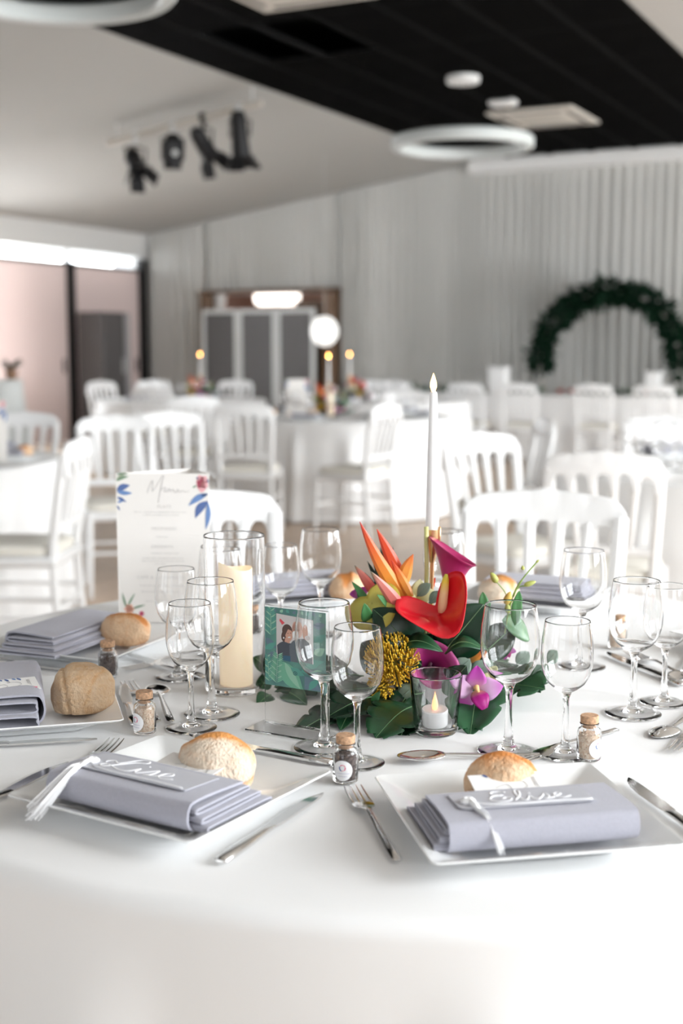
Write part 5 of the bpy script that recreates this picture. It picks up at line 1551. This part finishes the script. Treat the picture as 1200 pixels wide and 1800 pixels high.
for k2 in range(22):
    a = r.uniform(0, 6.28); l = r.uniform(.08, .15); e = r.uniform(.5, 1.3)
    d = Vector((cos(a) * cos(e), sin(a) * cos(e), sin(e))); s = d.cross(Vector((0, 0, 1))).normalized(); n = s.cross(d)
    b = MB(); b.surf(2, 5, lambda u, v: Vector((0, 0, .08)) + d * (l * v) + s * ((u - .5) * .05 * sin(pi * min(.98, max(.02, v)))) - n * (.03 * v * v) + n * (.012 * abs(u - .5)))
    b.build('leaf', M_LEAF, t, solid=.0006)

# ---- foliage arch behind the head table
AC = uv(-4.17, 15.35, 0); AR, AZ = .86, 1.105
t = thing('foliage_arch', 'round metal hoop dressed over its top half with dark green foliage', 'arch', AC, -RA)
MB().tube([(AR * cos(a), 0, AZ + AR * sin(a)) for a in [2 * pi * k2 / 48 for k2 in range(49)]], .012, 8).build('hoop', M_VENT, t, ang=0)
for sx in (-1, 1):
    MB().box((sx * .38, 0, .02), (.07, .55, .04), bevel=.01).build('foot', M_VENT, t)
    MB().tube([(sx * .38, 0, .03), (sx * .38, 0, AZ - sqrt(AR ** 2 - .38 ** 2))], .012, 8).build('stay', M_VENT, t)
r = random.Random(21)
for part, m, n, lo, hi in (('foliage', mat('arch_dark', (.004, .020, .009), .75, spec=.15), 1700, .07, .15), ('foliage', mat('arch_green', (.006, .034, .015), .75, spec=.15), 500, .06, .12)):
    b = MB()
    for k2 in range(n):
        a = r.uniform(-.06, pi + .06)
        th = .150 * (1 + .45 * mnoise.noise(Vector((a * 3.4, 3, 1)))) * (1 if .15 < a < pi - .15 else .75)
        o2 = Vector((r.gauss(0, 1), r.gauss(0, .8), r.gauss(0, 1))).normalized()
        c = Vector((AR * cos(a), 0, AZ + AR * sin(a))) + o2 * th * r.random() ** .5 * .9
        d = (o2 + Vector((r.uniform(-.6, .6), r.uniform(-.6, .6), r.uniform(-.9, .5)))).normalized()
        s = d.cross(Vector((r.uniform(-1, 1), r.uniform(-1, 1), r.uniform(-1, 1)))).normalized(); l = r.uniform(lo, hi); w = l * r.uniform(.16, .26)
        nn = s.cross(d)
        b.add([c, c + d * l * .35 + s * w + nn * .008, c + d * l * .4, c + d * l * .35 - s * w + nn * .008, c + d * l * .75 + s * w * .7 + nn * .004, c + d * l * .75 - s * w * .7 + nn * .004, c + d * l - nn * .012],
              [(0, 1, 2), (0, 2, 3), (1, 4, 2), (2, 5, 3), (2, 4, 6), (2, 6, 5)])
    o = b.build(part, m, t, smooth=False); o['kind'] = 'stuff'
# ---- garland and boxes on the head table
HT = uv(-3.4, 14.65, 0)
t = thing('table_garland', 'low green garland with red blooms lying along the head table', 'garland', HT + Vector((0, 0, .753)), -RA)
b = MB(); r = random.Random(4)
for k2 in range(900):
    x = r.uniform(-2.9, 3.0)
    if mnoise.noise(Vector((x * 1.4, 0, 8))) < -.25: continue
    c = Vector((x, -.20 + r.gauss(0, .05), abs(r.gauss(0, .035))))
    d = Vector((r.uniform(-1, 1), r.uniform(-.7, .7), r.uniform(-.1, .9))).normalized(); s = d.cross(Vector((0, .3, 1))).normalized(); l = r.uniform(.05, .12); w = l * .25
    b.add([c, c + d * l * .5 + s * w, c + d * l, c + d * l * .5 - s * w], [(0, 1, 2), (0, 2, 3)])
o = b.build('foliage', mat('garland_green', (.06, .12, .07), .5), t, smooth=False); o['kind'] = 'stuff'
for x in (-1.08, -.95, -.86, -.2, -.08, .05, .12, 1.5, 1.62):
    b = MB()
    for k2 in range(10):
        a = k2 * 2.4; e = .3 + .9 * (k2 % 3) / 3
        d = Vector((cos(a) * cos(e), sin(a) * cos(e), sin(e))); s = d.cross(Vector((0, 0, 1))).normalized()
        b.surf(2, 3, lambda u, v: Vector((x, -.22, .03)) + d * (.055 * v) + s * ((u - .5) * .05 * sin(pi * min(.95, max(.05, v)))))
    b.build('bloom', mat('garland_red', (.55, .03, .02), .45), t)
for px, Y, w, h, lab in ((877, 14.75, .19, .30, 'white square box standing tall on the head table beside the garland'), (1148, 14.5, .15, .25, 'narrower white box on the head table below the arch')):
    p = at(px, 680, Y=Y)
    t = thing('card_box', lab, 'box', (p.x, p.y, .753), -RA)
    MB().box((0, 0, h / 2), (w, w, h), bevel=.008).build('body', M_CHAIR, t)
    MB().box((0, 0, h + .012), (w + .02, w + .02, .035), bevel=.008).build('lid', M_CHAIR, t)
    MB().box((0, 0, h + .031), (w * .5, .014, .004)).build('slot', M_GPANEL, t)

# ---- what stands on the other tables
KIDS.clear()
THINGS = {o.name: o for o in COL.objects}
CS, TAP, VASE, PIL, MENU_T = THINGS['candlestick'], THINGS['taper_candle'], THINGS['candle_vase'], THINGS['pillar_candle'], THINGS['menu_card']
BREADS = [THINGS['bread_roll'], THINGS['bread_roll.001'], THINGS['bread_roll.004']]
NAP = THINGS['napkin']
far_flame = M_FLAME_FAR
def place_taper(x, y, where):
    dup(CS, 'slim gold candlestick ' + where, (x, y, TZ), 1.0, 'gold candlesticks')
    make_taper('lit white taper candle ' + where, (x, y, TZ + zc0 - .024), TAPER_H, far_flame)
def place_flowers(x, y, where, rz=0.0):
    dup(FL, 'tropical arrangement of orange and red flowers ' + where, (x, y, TZ), rz)
def glass_at(x, y, big, lab):
    o = link('wine_glass', ME_GA if big else ME_GB, None, (x, y, TZ))
    tag(o, lab, 'wine glass', 'wine glasses on the farther tables')
def setting(cx, cy, ang, where, glasses=True, nap=True, R=.66):
    a = radians(ang)
    x, y = cx + R * cos(a), cy + R * sin(a)
    o = dup(pl0, 'square white plate ' + where, (x, y, TZ), a + pi / 2, 'square white plates on the farther tables')
    if nap: dup(NAP, 'grey folded napkin ' + where, (x - .03 * cos(a) * -1, y + .03 * sin(a), TZ + NZ), a + pi / 2, 'grey napkins on the farther tables')
    if glasses:
        for dr, da, big in ((.25, 6, 1), (.21, -8, 0)):
            q2 = a + radians(da * 1.6)
            glass_at(cx + (R - dr) * cos(q2), cy + (R - dr) * sin(q2), big, ('large' if big else 'small') + ' wine glass ' + where)
# middle table
mx, my = 0.0, 10.3
place_flowers(-.10, 10.35, 'at the heart of the middle table')
place_taper(-.105, 10.44, 'in the middle table flowers')
dup(VASE, 'clear cylinder vase on the middle table', (-.085, 10.12, TZ)); dup(PIL, 'ivory pillar candle inside the vase of the middle table', (-.085, 10.12, TZ + .0085))
dup(MENU_T, 'white menu card standing on the middle table beside its flowers', (-.44, 10.15, TZ), .15)
for a, w in ((-62, 'at the middle table nearest the sideways chair'), (-112, 'by the bread roll of the middle table'), (-160, 'at the middle table by the backed-up chair'), (-18, 'at the middle table edge, further along'), (40, 'at the back of the middle table'), (130, 'of the middle table nearest the screen')):
    setting(mx, my, a, w)
o = BREADS[0].copy(); COL.objects.link(o); o.location = (-.22, 9.76, TZ + .012); o['label'] = 'small orange bread roll on the middle table'; o['group'] = 'bread rolls on the farther tables'
o = BREADS[1].copy(); COL.objects.link(o); o.location = (-.55, 10.02, TZ + .012); o['label'] = 'bread roll seen past the chair backed up to the middle table'; o['group'] = 'bread rolls on the farther tables'
# table at the picture edge with one roll
lx, ly = BT[0][0]
for a, w in ((2, 'near the side-on chair'), (48, 'beside the lone orange roll'), (-42, 'on the near side of the orange roll table')):
    setting(lx, ly, a, w, glasses=(a == 48))
o = BREADS[2].copy(); COL.objects.link(o); q = at(44, 800, Y=6.2); o.location = (q.x, q.y, TZ + .012); o['label'] = 'orange bread roll alone on the neighbouring table'; o['group'] = 'bread rolls on the farther tables'
q = at(12, 800, Y=6.02)
dup(MENU_T, 'menu card cut by the picture edge on the neighbouring table', (q.x - .18, q.y, TZ), .05)
# table behind the bright chair
rx, ry = BT[2][0]
for a, w in ((205, 'on the table behind the bright chair, framed by its arches'), (250, 'on the table behind the bright chair, at the near rim'), (160, 'on the far rim of the table behind the bright chair'), (110, 'before the bright chair behind the glasses')):
    setting(rx, ry, a, w)
for k2, (px, Y) in enumerate(((1112, 5.75), (1128, 6.0), (1150, 5.7), (1168, 6.0), (1185, 5.6), (1192, 5.9))):
    q = at(px, 800, Y=Y); glass_at(q.x, q.y, k2 % 2 == 0, 'wine glass, %s of the blurred cluster before the bright far chair' % ('first', 'second', 'third', 'fourth', 'fifth', 'last')[k2])
o = BREADS[1].copy(); COL.objects.link(o); q = at(1143, 842, Y=5.28); o.location = (q.x, q.y, TZ + .012); o['label'] = 'bread roll glimpsed through the arch of the bright chair'; o['group'] = 'bread rolls on the farther tables'
# far tables
place_flowers(-1.50, 13.55, 'on the far table before the screen'); place_taper(-1.495, 13.64, 'on the far table before the screen')
place_flowers(.12, 13.40, 'on the far table under the lantern', 1.0); place_taper(.085, 13.50, 'on the far table under the lantern')
for (cx, cy), w0 in ((BT[3][0], 'of the far table before the screen'), (BT[4][0], 'of the far table under the lantern')):
    for a, w in ((-70, 'on the near rim '), (-125, 'on the outer near rim '), (70, 'on the back rim ')):
        setting(cx, cy, a, w + w0)
